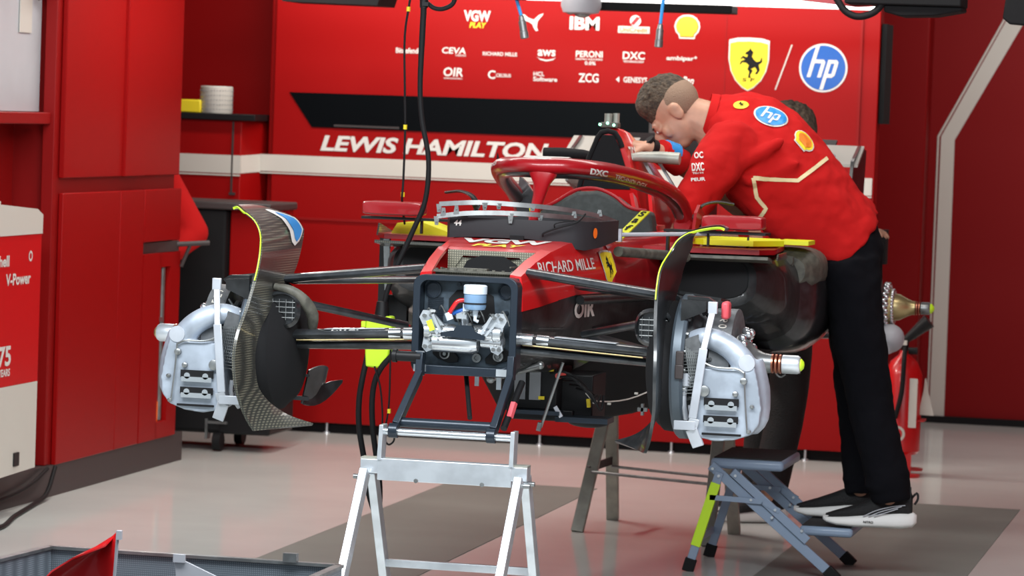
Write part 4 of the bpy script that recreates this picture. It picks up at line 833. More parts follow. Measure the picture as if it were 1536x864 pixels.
# ---- front corner assemblies
def scribble(mb, txt, c, x, y, w, h): p, f = text_polys(txt, w, h, .1, .01); mark(mb, p, f, c, x, y)
def corner(sg):
    S = lambda q: V((sg*q[0], q[1], q[2]))
    def sp(mb): 
        if sg < 0:
            mb.v = [V((-p.x, p.y, p.z)) for p in mb.v]; mb.f = [f[::-1] for f in mb.f]
        return mb
    lab = 'front wheel corner with silver brake casing, %s' % ('nearest the step stool' if sg > 0 else 'nearest the red cabinets')
    h = part('wheel_corner', sp(MB().lathe((.50, .02, HZ-.015), (1, 0, 0), [(.02, .09), (.035, .15), (.07, .185), (.118, .19), (.125, .17), (.126, .05)], 48)), 'matte', car, lab)
    part('backing_ring', sp(MB().lathe((.612, 0, HZ-.012), (1, 0, 0), [(0, .165), (-.002, .200), (.006, .207), (.028, .207), (.036, .200), (.036, .182), (.020, .178), (.018, .165)], 56)), mat('ring_blue_grey', (.09, .115, .14), .4, metal=.3), h)
    b = MB()
    for k in range(22):
        a = 2*math.pi*k/22; b.cyl((.648, .185*math.cos(a), HZ-.012+.185*math.sin(a)), (.654, .185*math.cos(a), HZ-.012+.185*math.sin(a)), .006, n=8)
    part('ring_bolt', sp(b), 'steel', h)
    # inner mechanicals : ribbed sleeves, hoses, brackets
    b = MB().lathe((.625, 0, HZ), (1, 0, 0), [(0, .05), (0, .15), (.03, .15), (.06, .12), (.10, .09), (.14, .07)], 36)
    b.prism([(.0, .0), (.05, .02), (.075, -.07), (.03, -.10)], (.635, -.175, HZ+.07), (1, 0, 0), (0, 0, 1), -.02)
    part('upright', sp(b), 'disc', h)
    b = MB(); rg = random.Random(11)
    for k in range(34):
        a = rg.uniform(2.0, 4.4); r_ = rg.uniform(.07, .165); y_, z_ = r_*math.cos(a), HZ+r_*math.sin(a)*1.02
        p = V((rg.uniform(.635, .70), y_, z_)); q = p+V((rg.uniform(-.01, .03), rg.uniform(-.03, .01), rg.uniform(-.035, .035)))
        b.cyl(p, q, rg.uniform(.003, .009), n=8)
    part('fittings', sp(b), 'steel', h)
    b = MB()
    for k in range(9):
        x = .652+.006*k; b.bar((x, -.185, HZ+.055-.004*k), (x+.018, -.180, HZ-.06+.002*k), .0012, .004)
    for k in range(14): b.bar((.642, -.186, HZ+.04-.009*k), (.70, -.184, HZ+.045-.009*k), .0012, .002)
    part('mesh_guard', sp(b), 'steel', h)
    b = MB().tube([(.655, -.15, HZ-.15), (.650, -.17, HZ-.10), (.655, -.175, HZ-.05), (.675, -.17, HZ-.03)], .008, 10, smooth=4).tube([(.66, -.12, HZ-.19), (.672, -.16, HZ-.15), (.668, -.17, HZ-.11)], .006, 8, smooth=4).cyl((.655, -.175, HZ-.055), (.655, -.175, HZ-.02), .013)
    part('coolant_pipe', sp(b), 'silver', h)
    b = MB().lathe((.712, 0, HZ), (1, 0, 0), [(0, .10), (0, .157), (.058, .157), (.060, .150), (.056, .10)], 56); dd_ = part('brake_drum', sp(b), 'disc', h)
    part('drum_face', sp(MB().lathe((.766, 0, HZ), (1, 0, 0), [(0, .148), (.003, .146), (-.004, .06), (.0, .05)], 48)), 'rust', dd_)
    b = MB(); txt = '2604' if sg > 0 else '9250S'
    for i, ch in enumerate(txt+('<' if sg > 0 else '')):
        a = R(118+ (8.5*i)); p0 = V((sg*.742, .158*math.cos(a), HZ+.158*math.sin(a))); up_ = V((sg*.0, -math.sin(a), math.cos(a)))
        yy = V((sg*1, 0, 0)); xx = V((0, -math.sin(a), math.cos(a)))*(1 if sg > 0 else -1)
        pts, fs = text_polys(ch, .015, .024, 0, .012); mark(b, pts, fs, p0+V((0, math.cos(a), math.sin(a)))*.001, xx, -yy if sg > 0 else yy)
    part('chalk_number', b, 'white', dd_, smooth=False)
    # caliper casing
    prof = [(.688, .695), (.705, .680), (.745, .672), (.80, .678), (.845, .694), (.868, .722), (.874, .770), (.862, .84), (.850, .885), (.835, .885), (.80, .876), (.74, .876), (.70, .878), (.690, .85), (.686, .77)]
    cm_ = MB().prism(prof, (0, -.060, 0), (1, 0, 0), (0, 0, 1), .138)
    cm_.tube([(.835, -.150, .90), (.852, -.150, .82), (.852, -.150, .745), (.832, -.150, .71)], [.032, .038, .038, .030], 14, smooth=3)
    cm_.tube([(.662, -.13, .948), (.702, -.150, .957), (.745, -.160, .948), (.785, -.165, .925), (.815, -.165, .890), (.832, -.16, .85)], [.026, .030, .032, .033, .035, .036], 16, smooth=4)
    c = part('caliper', sp(cm_), 'caliper', h, 'cast grey brake casing with swept cooling duct', remesh=.0045, relax=5)
    b = MB()
    for z, hh in ((.783, .022), (.735, .020)): b.box((.762, -.206, z), (.098, .004, hh))
    b.box((.765, -.203, .693), (.11, .006, .006)); part('slot', sp(b), 'matte', c)
    b = MB()
    for z in (.768, .722): b.box((.762, -.209, z), (.090, .008, .014)).cyl((.735, -.205, z+.010), (.735, -.213, z+.010), .009, n=12).cyl((.790, -.205, z+.010), (.790, -.213, z+.010), .009, n=12)
    part('piston_bridge', sp(b), 'bright', c)
    b = MB()
    for x, z, r_ in ((.822, .845, .010), (.80, .808, .008), (.848, .775, .006), (.712, .812, .016), (.842, .705, .006)): b.lathe((x, -.200, z), (0, -1, 0), [(0, r_), (.010, r_*.95), (.012, r_*.6)], 14)
    b.tube([(.70, -.206, .895), (.74, -.207, .880), (.80, -.207, .878), (.822, -.207, .868)], .003, 6, smooth=4).tube([(.824, -.207, .87), (.828, -.207, .80), (.838, -.207, .70)], .0025, 6, smooth=3)
    part('boss', sp(b), 'steel', c)
    b = MB().lathe((.828, -.198, .895), (0, -1, 0), [(0, .024), (.003, .023), (.004, .004)], 20); part('duct_cap', sp(b), 'silver', h)
    # strap
    part('brace', sp(MB().bar((.722, -.17, 1.035), (.706, -.205, .925), .006, .018, (1, 0, 0)).bar((.706, -.205, .93), (.684, -.215, .735), .006, .024, (1, 0, 0)).bar((.690, -.214, .735), (.680, -.205, .70), .006, .03, (1, 0, 0)).box((.662, -.212, .714), (.062, .006, .026)).box((.722, -.17, 1.043), (.026, .012, .034)).bar((.68, -.205, .705), (.70, -.19, .655), .010, .034, (1, 0, 0))), 'silver', h, 'pale strap across the brake casing', bevel=.002)
    # hub cone and nut
    n_ = part('axle_cone', sp(MB().lathe((.770, 0, HZ+.007), (1, 0, 0), [(0, .075), (.02, .07), (.035, .058), (.055, .040), (.075, .030), (.10, .026)], 36)), 'steel', h)
    b = MB()
    for k in range(3): b.lathe((.868+.011*k, 0, HZ+.007), (1, 0, 0), [(0, .022), (.001, .0275), (.006, .0275), (.007, .022)], 28)
    part('copper_ring', sp(b), 'copper', n_)
    part('wheel_nut', sp(MB().lathe((.898, 0, HZ+.007), (1, 0, 0), [(0, .022), (.002, .0265), (.045, .0265), (.052, .022), (.054, .016)], 32)), 'alu', n_)
    part('tip', sp(MB().lathe((.948, 0, HZ+.007), (1, 0, 0), [(0, .018), (.006, .017), (.012, .010), (.014, .002)], 24)), 'lime' if sg > 0 else 'gold', n_)
    b = MB()
    for k in range(26):
        a = 2*math.pi*k/26; b.ell((.790+.006*(k % 3), .090*math.cos(a), HZ+.095*math.sin(a)), .012, 8, 6)
    part('drive_pin', sp(b), 'bright', n_)
    # turning vane
    path = [(.728, -.02, 1.258), (.707, -.04, 1.265), (.657, -.14, 1.254), (.618, -.16, 1.230), (.597, -.17, 1.195), (.580, -.22, 1.150), (.577, -.25, 1.10), (.580, -.28, 1.05), (.588, -.32, .98), (.598, -.36, .92), (.602, -.38, .85), (.600, -.36, .77), (.590, -.33, .71), (.578, -.30, .665), (.565, -.28, .636)]
    pp = smooth_path(path, 4); rows = []
    for i, p in enumerate(pp):
        z = p.z; ch = lerp_list([.04, .10, .22, .34, .40, .40, .38, .34, .20, .17, .16, .16, .17, .19, .22], len(pp))[i]; inn_ = lerp_list([.0, .012, .02, .02, .012, .004, .004, .008, .012, .012, .012, .012, .014, .02, .03], len(pp))[i]
        k = i/(len(pp)-1); fl_ = max(0, (k-.80)/.20)
        rows.append([(p.x-inn_*(j/5)**1.3-fl_**1.5*.09*(j/5), p.y+ch*j/5-.03*fl_*j/5, p.z+.010*fl_*(j/5)) for j in range(6)])
    vn = part('turning_vane', sp(MB().sheet(rows, .009)), 'carbonw' if sg < 0 else 'carbong', h, 'tall curved carbon vane', angle=70)
    part('edge_line', sp(MB().sheet([[(r[0][0]+.001, r[0][1]-.006, r[0][2]), (r[0][0]-.002 if i > 3 else r[0][0]-.002, r[0][1]-.006, r[0][2]-.006 if i < 8 else r[0][2])] for i, r in enumerate(rows[1:28])], .003)), 'lime', vn)
    if sg < 0:
        b = MB(); b2_ = MB()
        for mb_, e0, e1, w0, w1, lf in ((b, 7, 20, .62, .97, -.006), (b2_, 9, 19, .70, .92, -.0085)):
            q = []
            for i in range(e0, e1+1):
                s_ = math.sin((i-e0)/(e1-e0)*math.pi)**.5; r = rows[i]; c_ = (w0+w1)/2; hw = (w1-w0)/2*s_
                for w in (c_-hw, c_+hw):
                    j = min(4, int(w*5)); u = w*5-j; p = V(r[j])*(1-u)+V(r[j+1])*u; q.append((p.x+lf-.002, p.y-.004, p.z+.002))
            mb_.add([V(p) for p in q], [(2*i, 2*i+1, 2*i+3, 2*i+2) for i in range(e1-e0)])
        part('oval_sticker', sp(b), 'whitec', vn); part('oval_blue', sp(b2_), 'blue2', vn)
    # brake inlet scoop with grille
    b = MB().rings([sup(.545, .975, .055, .055, -.10, 2.4), sup(.545, .975, .048, .045, -.115, 2.4), sup(.545, .975, .042, .038, -.09, 2.4), sup(.55, .97, .03, .03, -.02, 2.4)], caps=True)
    sc_ = part('inlet_scoop', sp(b), 'carbong', h)
    b = MB()
    for k in range(4): b.cyl((.512+.02*k, -.108, .945), (.512+.02*k, -.108, 1.005), .0012, n=6)
    for k in range(4): b.cyl((.505, -.108, .952+.015*k), (.585, -.108, .952+.015*k), .0012, n=6)
    part('grille', sp(b), 'steel', sc_)
    if sg < 0: part('scoop_lip', sp(MB().tube([(.475, -.02, .91), (.468, -.05, .96), (.485, -.08, 1.00), (.52, -.10, 1.030), (.57, -.10, 1.04)], [.012, .018, .018, .014, .010], 14, smooth=4)), 'dust' if sg < 0 else 'carbong', sc_)
    # lower winglets
    w_ = part('lower_winglet', sp(MB().sheet([[(.547-.030*math.sin(j/6*1.9)-.004*i, +.14+.018*j, .685+.020*i+.012*math.sin(j/6*3.1)*i/5) for j in range(7)] for i in range(6)], .005)
        .sheet([[(.542-.075*j/7, +.145+.022*j, .690+.055*(j/7)**1.3-.020*math.sin(i/4*math.pi)*math.sin((j+1)/8*math.pi)+.013*(i-2)*math.sin((j+.6)/8*math.pi)) for j in range(8)] for i in range(5)], .005)), 'carbong', h)
    part('winglet_stay', sp(MB().bar((.60, .10, .775), (.53, .15, .768), .02, .008)), 'carbonb', w_); part('winglet_stay', sp(MB().bar((.60, .10, .705), (.53, .15, .700), .02, .012)), 'carbonb', w_)
    b = MB().sheet([[(.60+.03*i, -.02+.04*j, 1.075-.004*i-.01*j*.3) for j in range(5)] for i in range(5)], .008)
    b.prism([(.645, 1.03), (.70, 1.035), (.72, 1.055), (.70, 1.068), (.64, 1.07)], (0, -.12, 0), (1, 0, 0), (0, 0, 1), -.03)
    b.prism([(.63, 1.062), (.63, 1.0), (.70, 1.03), (.70, 1.058)], (0, -.155, 0), (1, 0, 0), (0, 0, 1), -.01)
    part('top_duct', sp(b), 'carbonb', h)
    part('side_plate', sp(MB().box((.640, -.205, .90), (.022, .012, .040)).box((.640, -.207, .862), (.024, .012, .040))), 'charcoal', h, bevel=.003)
    if sg > 0: part('end_block', MB().box((.752, -.12, 1.035), (.022, .05, .05)), 'pink', h, bevel=.008)
    return h
hubR = corner(1); hubL = corner(-1)

# ---- front suspension
def arm(a, b_, w, th, m='armcarbon', n='wishbone', tap=1.0, sm=0):
    """streamlined arm: w along the car, th vertical"""
    return part(n, MB().tube([a, ((V(a)+V(b_))/2), b_], [w, w*(1+tap)/2, w*tap], 14, flat=(1, th/w)), m, car)
for sg in (-1, 1):
    a1 = arm((sg*.150, .02, 1.108), (sg*.57, .03, 1.058), .040, .0135)
    arm((sg*.235, .42, 1.055), (sg*.56, .06, 1.052), .034, .011)
    arm((sg*.57, .02, .998), (sg*.27, .28, .922), .016, .012, n='push_rod')
    a2 = arm((sg*.140, -.03, .922), (sg*.60, -.02, .897), .044, .015)
    arm((sg*.150, -.02, .886), (sg*.60, .02, .866), .040, .013)
    arm((sg*.27, .50, .90), (sg*.60, .06, .875), .034, .011)
    part('joint', MB().cyl((sg*.145, -.06, .922), (sg*.19, -.06, .920), .017).cyl((sg*.20, -.055, .920), (sg*.235, -.055, .918), .0155), 'bright', a2)
    part('scraped_patch', MB().sheet([[(sg*(.25+.03*i), -.055+.02*j, .922+.009-.0016*i*1.0) for j in range(3)] for i in range(7)], .002), 'alu', a2)
    part('gold_stripe', MB().sheet([[(sg*(.16+.05*i), -.066, .906-.0027*i), (sg*(.16+.05*i), -.062, .9035-.0027*i)] for i in range(8)], .002), 'gold', a2)
b = MB(); p, f = text_polys('ESTAC', .10, .014, .2, .03); mark(b, p, f, (-.36, -.052, .9235), (1, 0, .055), (0, .5, .5)); part('arm_lettering', b, 'whitec', D.objects['wishbone.003'] if 'wishbone.003' in D.objects else car, smooth=False)

# ---- rear corner on the mechanic's side
RY = 3.6
h = part('rear_wheel_corner', MB().lathe((.60, RY, HZ-.01), (1, 0, 0), [(0, .10), (.02, .16), (.10, .18), (.12, .17), (.13, .05)], 40), 'carbonb', car)
part('brake_drum', MB().lathe((.715, RY, HZ), (1, 0, 0), [(0, .08), (0, .135), (.03, .135), (.032, .08)], 40), 'disc', h)
b = MB()
for k in range(40):
    a = 2*math.pi*k/40; b.ell((.772+.010*(k % 2), RY+.085*math.cos(a), HZ+.085*math.sin(a)), .010, 8, 6)
for k in range(30):
    a = 2*math.pi*k/30; b.ell((.80, RY+.06*math.cos(a), HZ+.062*math.sin(a)), .009, 8, 6)
part('drive_pin', b, 'bright', h)
n_ = part('axle_cone', MB().lathe((.785, RY, HZ), (1, 0, 0), [(0, .07), (.015, .066), (.02, .052), (.04, .050), (.07, .034), (.088, .027), (.10, .026)], 36), 'gold', h)
b = MB()
for k in range(3): b.lathe((.878+.010*k, RY, HZ), (1, 0, 0), [(0, .022), (.001, .026), (.005, .026), (.006, .022)], 28)
part('copper_ring', b, 'copper', n_)
part('wheel_nut', MB().lathe((.906, RY, HZ), (1, 0, 0), [(0, .022), (.002, .024), (.030, .024), (.036, .020)], 32), 'steel', n_)
part('tip', MB().lathe((.940, RY, HZ), (1, 0, 0), [(0, .020), (.008, .018), (.016, .008), (.018, .001)], 24), 'lime', n_)
part('caliper', MB().ell((.800, RY-.05, .760), (.055, .06, .055)).box((.765, RY-.05, .735), (.08, .10, .07)), 'lgrey', h, remesh=.006, relax=6)
for q in (((.20, 3.2, 1.0), (.68, 3.55, 1.0)), ((.20, 3.9, .98), (.68, 3.62, .98)), ((.18, 3.1, .78), (.66, 3.55, .76)), ((.15, 3.9, .78), (.66, 3.62, .76))): arm(q[0], q[1], .035, .012)
part('dangling_lead', MB().tube([(.50, 2.4, .80), (.58, 2.4, .72), (.62, 2.4, .69)], .003, 6).tube([(.58, 1.9, .85), (.60, 1.9, .74), (.62, 1.9, .71), (.64, 1.9, .72)], .003, 6, smooth=3).box((.515, 1.0, .74), (.02, .006, .06)), 'steel', car)

# ---- black instrument tray with thin metal strips resting on the nose
t = thing('cowl_tray', 'black box tray marked 44 with an orange dot, resting on the nose top', 'tray', (.02, .6, 1.19))
def tr(zb, zt, o_=0):
    q = [(-.205, .50), (-.19, .462), (-.10, .448), (.05, .450), (.14, .462), (.185, .475), (.215, .50), (.245, .58), (.262, .78)]
    return q
q = tr(0, 0); zb = lambda i: [1.182, 1.184, 1.190, 1.190, 1.180, 1.165, 1.160, 1.168, 1.185][i]
rows = [[(q[i][0], q[i][1], zb(i)), (q[i][0], q[i][1]-.003, 1.21), (q[i][0], q[i][1], 1.246)] for i in range(9)]
part('front_wall', MB().sheet(rows, .006), 'graph', t, angle=30)
part('rear_wall', MB().bar((-.205, .50, 1.215), (-.215, .78, 1.215), .005, .06).bar((-.215, .78, 1.215), (.262, .78, 1.215), .005, .06), 'graph', t)
part('base', MB().prism([(x, y) for x, y in q]+[(-.215, .78)], (0, 0, 1.188), (1, 0, 0), (0, 1, 0), .004), 'black', t)
part('notch', MB().box((.02, .446, 1.186), (.042, .008, .024)), 'matte', t)
b = MB(); p, f = text_polys('44', .024, .017, .15, .03); mark(b, p, f, (-.165, .4545, 1.229), (1, -.08, 0), (0, 0, 1), lift=.003); part('number', b, 'whitec', t, smooth=False)
b = MB(); p, f = poly(circle(.012, 24, ry=.016)); mark(b, p, f, (.2335, .545, 1.212), (.35, 1, 0), (0, 0, 1), lift=.006); part('orange_dot', b, 'orange', t, smooth=False)
part('cable', MB().tube([(.10, .44, 1.198), (.105, .435, 1.21), (.15, .435, 1.228), (.20, .45, 1.245), (.215, .50, 1.27)], .003, 8, smooth=4).tube([(.135, .44, 1.225), (.14, .435, 1.24), (.19, .46, 1.25)], .002, 8, smooth=4), 'rubber', t)
def strips(pts, lab, tabs):
    g = thing('trim_strip', lab, 'metal strip', pts[0])
    P = smooth_path(pts, 5); part('band', MB().sheet([[(p.x, p.y, p.z+.007), (p.x, p.y-.002, p.z-.007)] for p in P], .004), 'steel', g)
    b = MB()
    for i, dz in tabs:
        p = P[i]; b.prism([(-.009, 0), (.009, 0), (.005, dz), (-.005, dz)], (p.x, p.y-.004, p.z), (1, 0, 0), (0, 0, 1), -.002); b.cyl((p.x, p.y-.005, p.z+dz*.6), (p.x, p.y-.009, p.z+dz*.6), .0022, n=8)
    part('tab', b, 'steel', g); return g
strips([(-.225, .43, 1.246), (-.12, .42, 1.260), (0, .44, 1.264), (.10, .50, 1.260), (.18, .60, 1.252), (.24, .72, 1.240)], 'lower curved grey metal strip with tabs lying across the black tray', [(0, -.026), (1, .024), (3, .026), (10, -.030), (14, -.016), (19, .02)])
strips([(-.265, .62, 1.278), (-.14, .60, 1.288), (-.03, .62, 1.286), (.10, .70, 1.276), (.20, .80, 1.256), (.24, .86, 1.238)], 'upper curved grey metal strip with tabs, behind the lower one', [(0, -.026), (6, -.022), (8, -.018), (12, -.015), (20, .02)])

# ---- markings on the car
bpy.context.view_layer.update()
BV = bvh_of(up, sides, D.objects['lower_monocoque'])
def side_mark(pts, fs, x, y, z, m, nm, xa=(0, 1, 0), ya=(0, 0, 1), lift=.001, par=None):
    b = MB(); mark(b, pts, fs, (x, y, z), xa, ya, lift, BV, V((-1, 0, 0))); part(nm, b, m, par or up, smooth=False)
p, f = text_polys('RICHARD MILLE', .53, .034, 0, .01); side_mark(p, f, .6, .35, 1.118, 'whitec', 'side_lettering')
p, f = dense(sc(SHIELD, .125, .105)); side_mark(p, f, .6, .755, 1.100, 'whitec', 'shield_emblem')
p, f = dense(sc(SHIELD, .112, .097)); side_mark(p, f, .6, .755, 1.098, 'yel2', 'shield_emblem', lift=.002)
p, f = poly(sc(HORSE, .092, .080)); side_mark(p, f, .6, .755, 1.100, 'matte', 'horse_emblem', lift=.0035)
p, f = text_polys('OIR', .20, .052, 0, .04); side_mark(p, f, .6, .505, .985, 'whitec', 'side_lettering', par=D.objects['lower_monocoque'])
p, f = text_polys('Unifin', .28, .024, 0, .01); side_mark(p, f, .6, 1.50, 1.135, 'white', 'side_lettering', par=sides)
b = MB(); p, f = text_polys('VGW', .27, .085, 0, .05); mark(b, p, f, (.0, .372, 1.3), (1, 0, 0), (0, 1, 0), .001, BV, V((0, 0, -1))); part('nose_lettering', b, 'whitec', up, smooth=False)
b = MB(); p, f = text_polys('PLAY', .155, .05, .2, .04); mark(b, p, f, (.0, .288, 1.3), (1, 0, 0), (0, 1, 0), .001, BV, V((0, 0, -1))); part('nose_lettering', b, 'yel2', up, smooth=False)
BH = bvh_of(halo)
vd = V((-.18, .98, -.02)).normalized()
def halo_text(s, w, h, c, xa, ya, bold=.02):
    b = MB(); p, f = text_polys(s, w, h, 0, bold); mark(b, p, f, c, xa, ya, .001, BH, vd); part('halo_lettering', b, 'whitec', halo, smooth=False)
halo_text('DXC', .055, .018, (.190, .8, 1.392), (1, 0, -.12), (.1, 0, 1), .05)
halo_text('TECHNOLOGY', .105, .013, (.292, .8, 1.370), (1, 0, -.26), (.2, 0, 1), .02)
halo_text('TECHNOLOGY', .075, .010, (-.135, .6, 1.402), (1, 0, .30), (-.2, 0, 1), .02)
BR = bvh_of(rh)
def rh_mark(pts, fs, c, m, lift=.001): b = MB(); mark(b, pts, fs, c, (1, 0, -.9), (.35, 0, 1), lift, BR, V((-1, .3, 0)).normalized()); part('roll_hoop_marking', b, m, rh, smooth=False)
b = MB(); p, f = text_polys('ZCG', .12, .045, 0, .03); mark(b, p, f, (.5, 2.02, 1.440), (0, 1, 0), (0, 0, 1), .001, BR, V((-1, 0, 0))); part('roll_hoop_lettering', b, 'whitec', rh, smooth=False)
b = MB(); p, f = dense(circle(.03, 20, ry=.024)); mark(b, p, f, (.5, 2.04, 1.355), (0, 1, 0), (0, 0, 1), .001, BR, V((-1, 0, 0))); part('roll_hoop_badge', b, 'yel2', rh, smooth=False)
# ================================================================== PEOPLE
def frame(u, f):
    u = V(u).normalized(); f = V(f); f = (f-u*f.dot(u)).normalized(); s = f.cross(u).normalized()
    return Matrix((s, f, u)).transposed()
def head(mb, c, u, f, k=1.0):
    m = frame(u, f); c = V(c); L = lambda x, y, z: c+m @ V((x*k, y*k, z*k))
    E = lambda p, r: mb.ell(L(*p), tuple(q*k for q in r), 24, 16, m)
    E((0, -.012, .030), (.074, .094, .086)); E((0, .022, -.035), (.062, .070, .078)); E((0, .048, -.088), (.036, .034, .026))
    E((0, .080, .012), (.056, .018, .020)); E((0, .100, -.022), (.013, .020, .024)); E((0, .106, -.036), (.017, .014, .011))
    E((0, .083, -.066), (.026, .012, .008)); E((0, .081, -.077), (.022, .011, .007))
    for s in (-1, 1):
        E((s*.046, .064, -.030), (.020, .020, .024)); E((s*.076, -.006, -.008), (.010, .022, .032)); E((s*.080, -.012, .006), (.009, .016, .018)); E((s*.030, .084, -.004), (.014, .010, .009))
    mb.cap(L(0, -.02, -.06), L(0, -.045, -.15), .056*k, .062*k)
    return m, L
def face_bits(parent, m, L, k=1.0, dark='hair'):
    for s in (-1, 1):
        e = part('eye', MB().ell(L(s*.030, .0915, -.004), (.0085*k, .005*k, .0055*k), 14, 10, m), 'whitec', parent)
        part('iris', MB().ell(L(s*.030, .0955, -.004), (.0040*k, .002*k, .0040*k), 10, 8, m), 'matte', e)
    part('eyebrows', MB().ell(L(-.030, .094, .014), (.018*k, .006*k, .004*k), 12, 8, m).ell(L(.030, .094, .014), (.018*k, .006*k, .004*k), 12, 8, m), dark, parent)
def hair(parent, m, L, k=1.0, top='hair', side='fade', h=.0):
    b = MB(); rg = random.Random(5)
    b.ell(L(0, -.010, .052), (.070*k, .098*k, (.078+h)*k), 28, 18, m).ell(L(0, .045, .082), (.060*k, .046*k, (.040+h)*k), 20, 12, m)
    for i in range(160):
        a = rg.uniform(0, 6.28); z = rg.uniform(.45, 1); r = math.sqrt(1-z*z); p = (r*math.cos(a)*.066, -.004+r*math.sin(a)*.094, .052+z*(.076+h))
        b.ell(L(*p), rg.uniform(.006, .013)*k, 8, 6)
    part('hair', b, top, parent, 'short dark hair', remesh=.0045, relax=2)
    b = MB().ell(L(0, -.026, .026), (.0775*k, .086*k, .080*k), 28, 18, m)
    for q in (b,):
        pass
    part('cropped_hair', b, side, parent)
def hand(mb, w, d, nrm, curl=.6, k=1.0, thumb=1):
    """wrist w, pointing direction d, palm normal nrm (towards the palm side); five bent fingers"""
    d = V(d).normalized(); nrm = V(nrm); nrm = (nrm-d*nrm.dot(d)).normalized(); s = d.cross(nrm)
    w = V(w); P = lambda a, b_, c: w+d*a*k+s*b_*k+nrm*c*k
    for q in (-.028, -.010, .010, .027): mb.cap(P(.005, q*.6, 0), P(.085, q, .0), .015*k, .012*k, 10)
    for i, (q, l) in enumerate(((-.033, .062), (-.012, .074), (.011, .080), (.032, .072))):
        p = P(.088, q, 0); a = curl*.5
        for j, fr in enumerate((.45, .32, .23)):
            dir_ = d*math.cos(a)+nrm*math.sin(a); n_ = p+dir_*l*fr*k; mb.cap(p, n_, (.0092-.0008*j)*k, (.0086-.0008*j)*k, 8); p = n_; a += curl*.75
    t0 = P(.022, thumb*.026, .004); t1 = t0+(d*.55+s*thumb*.75+nrm*.35)*.038*k; t2 = t1+(d*.85+s*thumb*.25+nrm*.45)*.030*k; t3 = t2+(d*.9+nrm*.45)*.024*k
    mb.cap(t0, t1, .014*k, .011*k, 10); mb.cap(t1, t2, .0105*k, .0095*k, 10); mb.cap(t2, t3, .0095*k, .0085*k, 10)
def shoe(parent, heel, toe, z, big=1.0, logo=False, nm='shoe'):
    """heel and toe points (x, y) at sole height z"""
    hx, tx = V((*heel, z)), V((*toe, z)); d = (tx-hx); L_ = d.length; d.normalize(); s = V((-d.y, d.x, 0)); up_ = V((0, 0, 1))
    P = lambda a, b_, c: hx+d*a*L_+s*b_+up_*c
    def ring(a, w0, w1, z0, z1, n=20, p=2.6):
        out = []
        for k in range(n):
            t_ = 2*math.pi*k/n; c_, s_ = math.cos(t_), math.sin(t_); ww = w0 if s_ < 0 else w1
            out.append(P(a, ww*math.copysign(abs(c_)**(2/p), c_), (z0+z1)/2+(z1-z0)/2*math.copysign(abs(s_)**(2/p), s_)))
        return out
    st = [(-.03, .018, .016, .022, .050), (.02, .036, .032, .006, .060), (.15, .042, .038, .0, .060), (.40, .042, .038, .0, .052), (.65, .050, .046, .0, .044), (.85, .046, .042, .004, .038), (.96, .032, .030, .012, .038), (1.0, .018, .016, .020, .036)]
    so = part(nm, MB().rings([ring(*q) for q in st]), 'sole', parent, 'black running shoe with a thick white sole', angle=60)
    su = [(.02, .020, .014, .045, .115), (.06, .034, .026, .043, .130), (.15, .038, .032, .043, .130), (.28, .039, .034, .043, .118), (.42, .040, .035, .040, .105), (.55, .044, .037, .036, .088), (.72, .047, .036, .032, .068), (.86, .043, .030, .030, .054), (.97, .028, .016, .026, .042)]
    u_ = part('upper', MB().rings([ring(*q, 20, 2.2) for q in su]).rings([ring(a, .03, .026, .08, h_) for a, h_ in ((.04, .145), (.16, .155), (.28, .14))]), 'shoe', so, angle=60)
    part('heel_loop', MB().tube([P(.05, 0, .10), P(-.02, 0, .125), P(-.035, 0, .105), P(.0, 0, .085)], .004, 8, smooth=3), 'shoe', so)
    part('laces', MB().tube([P(.36, .02, .095), P(.40, 0, .100), P(.36, -.02, .095)], .003, 6).tube([P(.43, .02, .090), P(.47, 0, .094), P(.43, -.02, .090)], .003, 6).tube([P(.50, .02, .084), P(.54, 0, .086), P(.50, -.02, .084)], .003, 6), 'matte', so)
    if logo:
        b = MB()
        for q in (((.10, .085), (.25, .078), (.42, .062), (.56, .040)), ((.14, .080), (.28, .068), (.40, .055), (.50, .040)), ((.18, .072), (.30, .058), (.40, .047), (.44, .040))):
            b.tube([P(a, .0395+.006*a, c) for a, c in q], .0018, 6, smooth=4)
        part('side_stripes', b, 'lgrey', so)
        b = MB(); p, f = text_polys('NITRO', .034, .008, .1, .03); mark(b, p, f, P(.50, .0475, .022), -d, up_); part('sole_lettering', b, 'matte', so, smooth=False)
    return so

# ---------------- the mechanic on the stool
mb = MB()
HC = (.165, 2.27, 1.585)
hm, HL = head(mb, HC, (-.74, -.04, .62), (-.60, -.10, -.80), 1.0)
mb.cap((.22, 2.28, 1.585), (.34, 2.30, 1.545), .058, .070)
mb.cap((.34, 2.30, 1.50), (.60, 2.34, 1.33), .10, .10).cap((.60, 2.34, 1.33), (.74, 2.35, 1.16), .10, .075)
mb.cap((.36, 2.12, 1.49), (.295, 2.02, 1.29), .055, .045).cap((.295, 2.02, 1.29), (.235, 1.97, 1.16), .042, .030)      # near arm
hand(mb, (.235, 1.97, 1.155), (-.35, -.1, -.8), (-.9, 0, .4), .5)
mb.cap((.37, 2.50, 1.48), (.375, 2.46, 1.27), .055, .046).cap((.375, 2.46, 1.27), (.26, 2.32, 1.365), .046, .040).cap((.26, 2.32, 1.365), (.105, 2.12, 1.462), .040, .027)
hand(mb, (.100, 2.115, 1.464), (-1, -.22, .10), (0, .2, -1), .45, 1.0, 1)
mb.cap((.79, 2.30, 1.08), (.865, 2.26, .76), .065, .05).cap((.865, 2.26, .76), (.965, 2.25, .29), .05, .035)
mb.cap((.78, 2.42, 1.08), (.80, 2.48, .76), .065, .05).cap((.80, 2.48, .76), (.835, 2.50, .29), .05, .035)
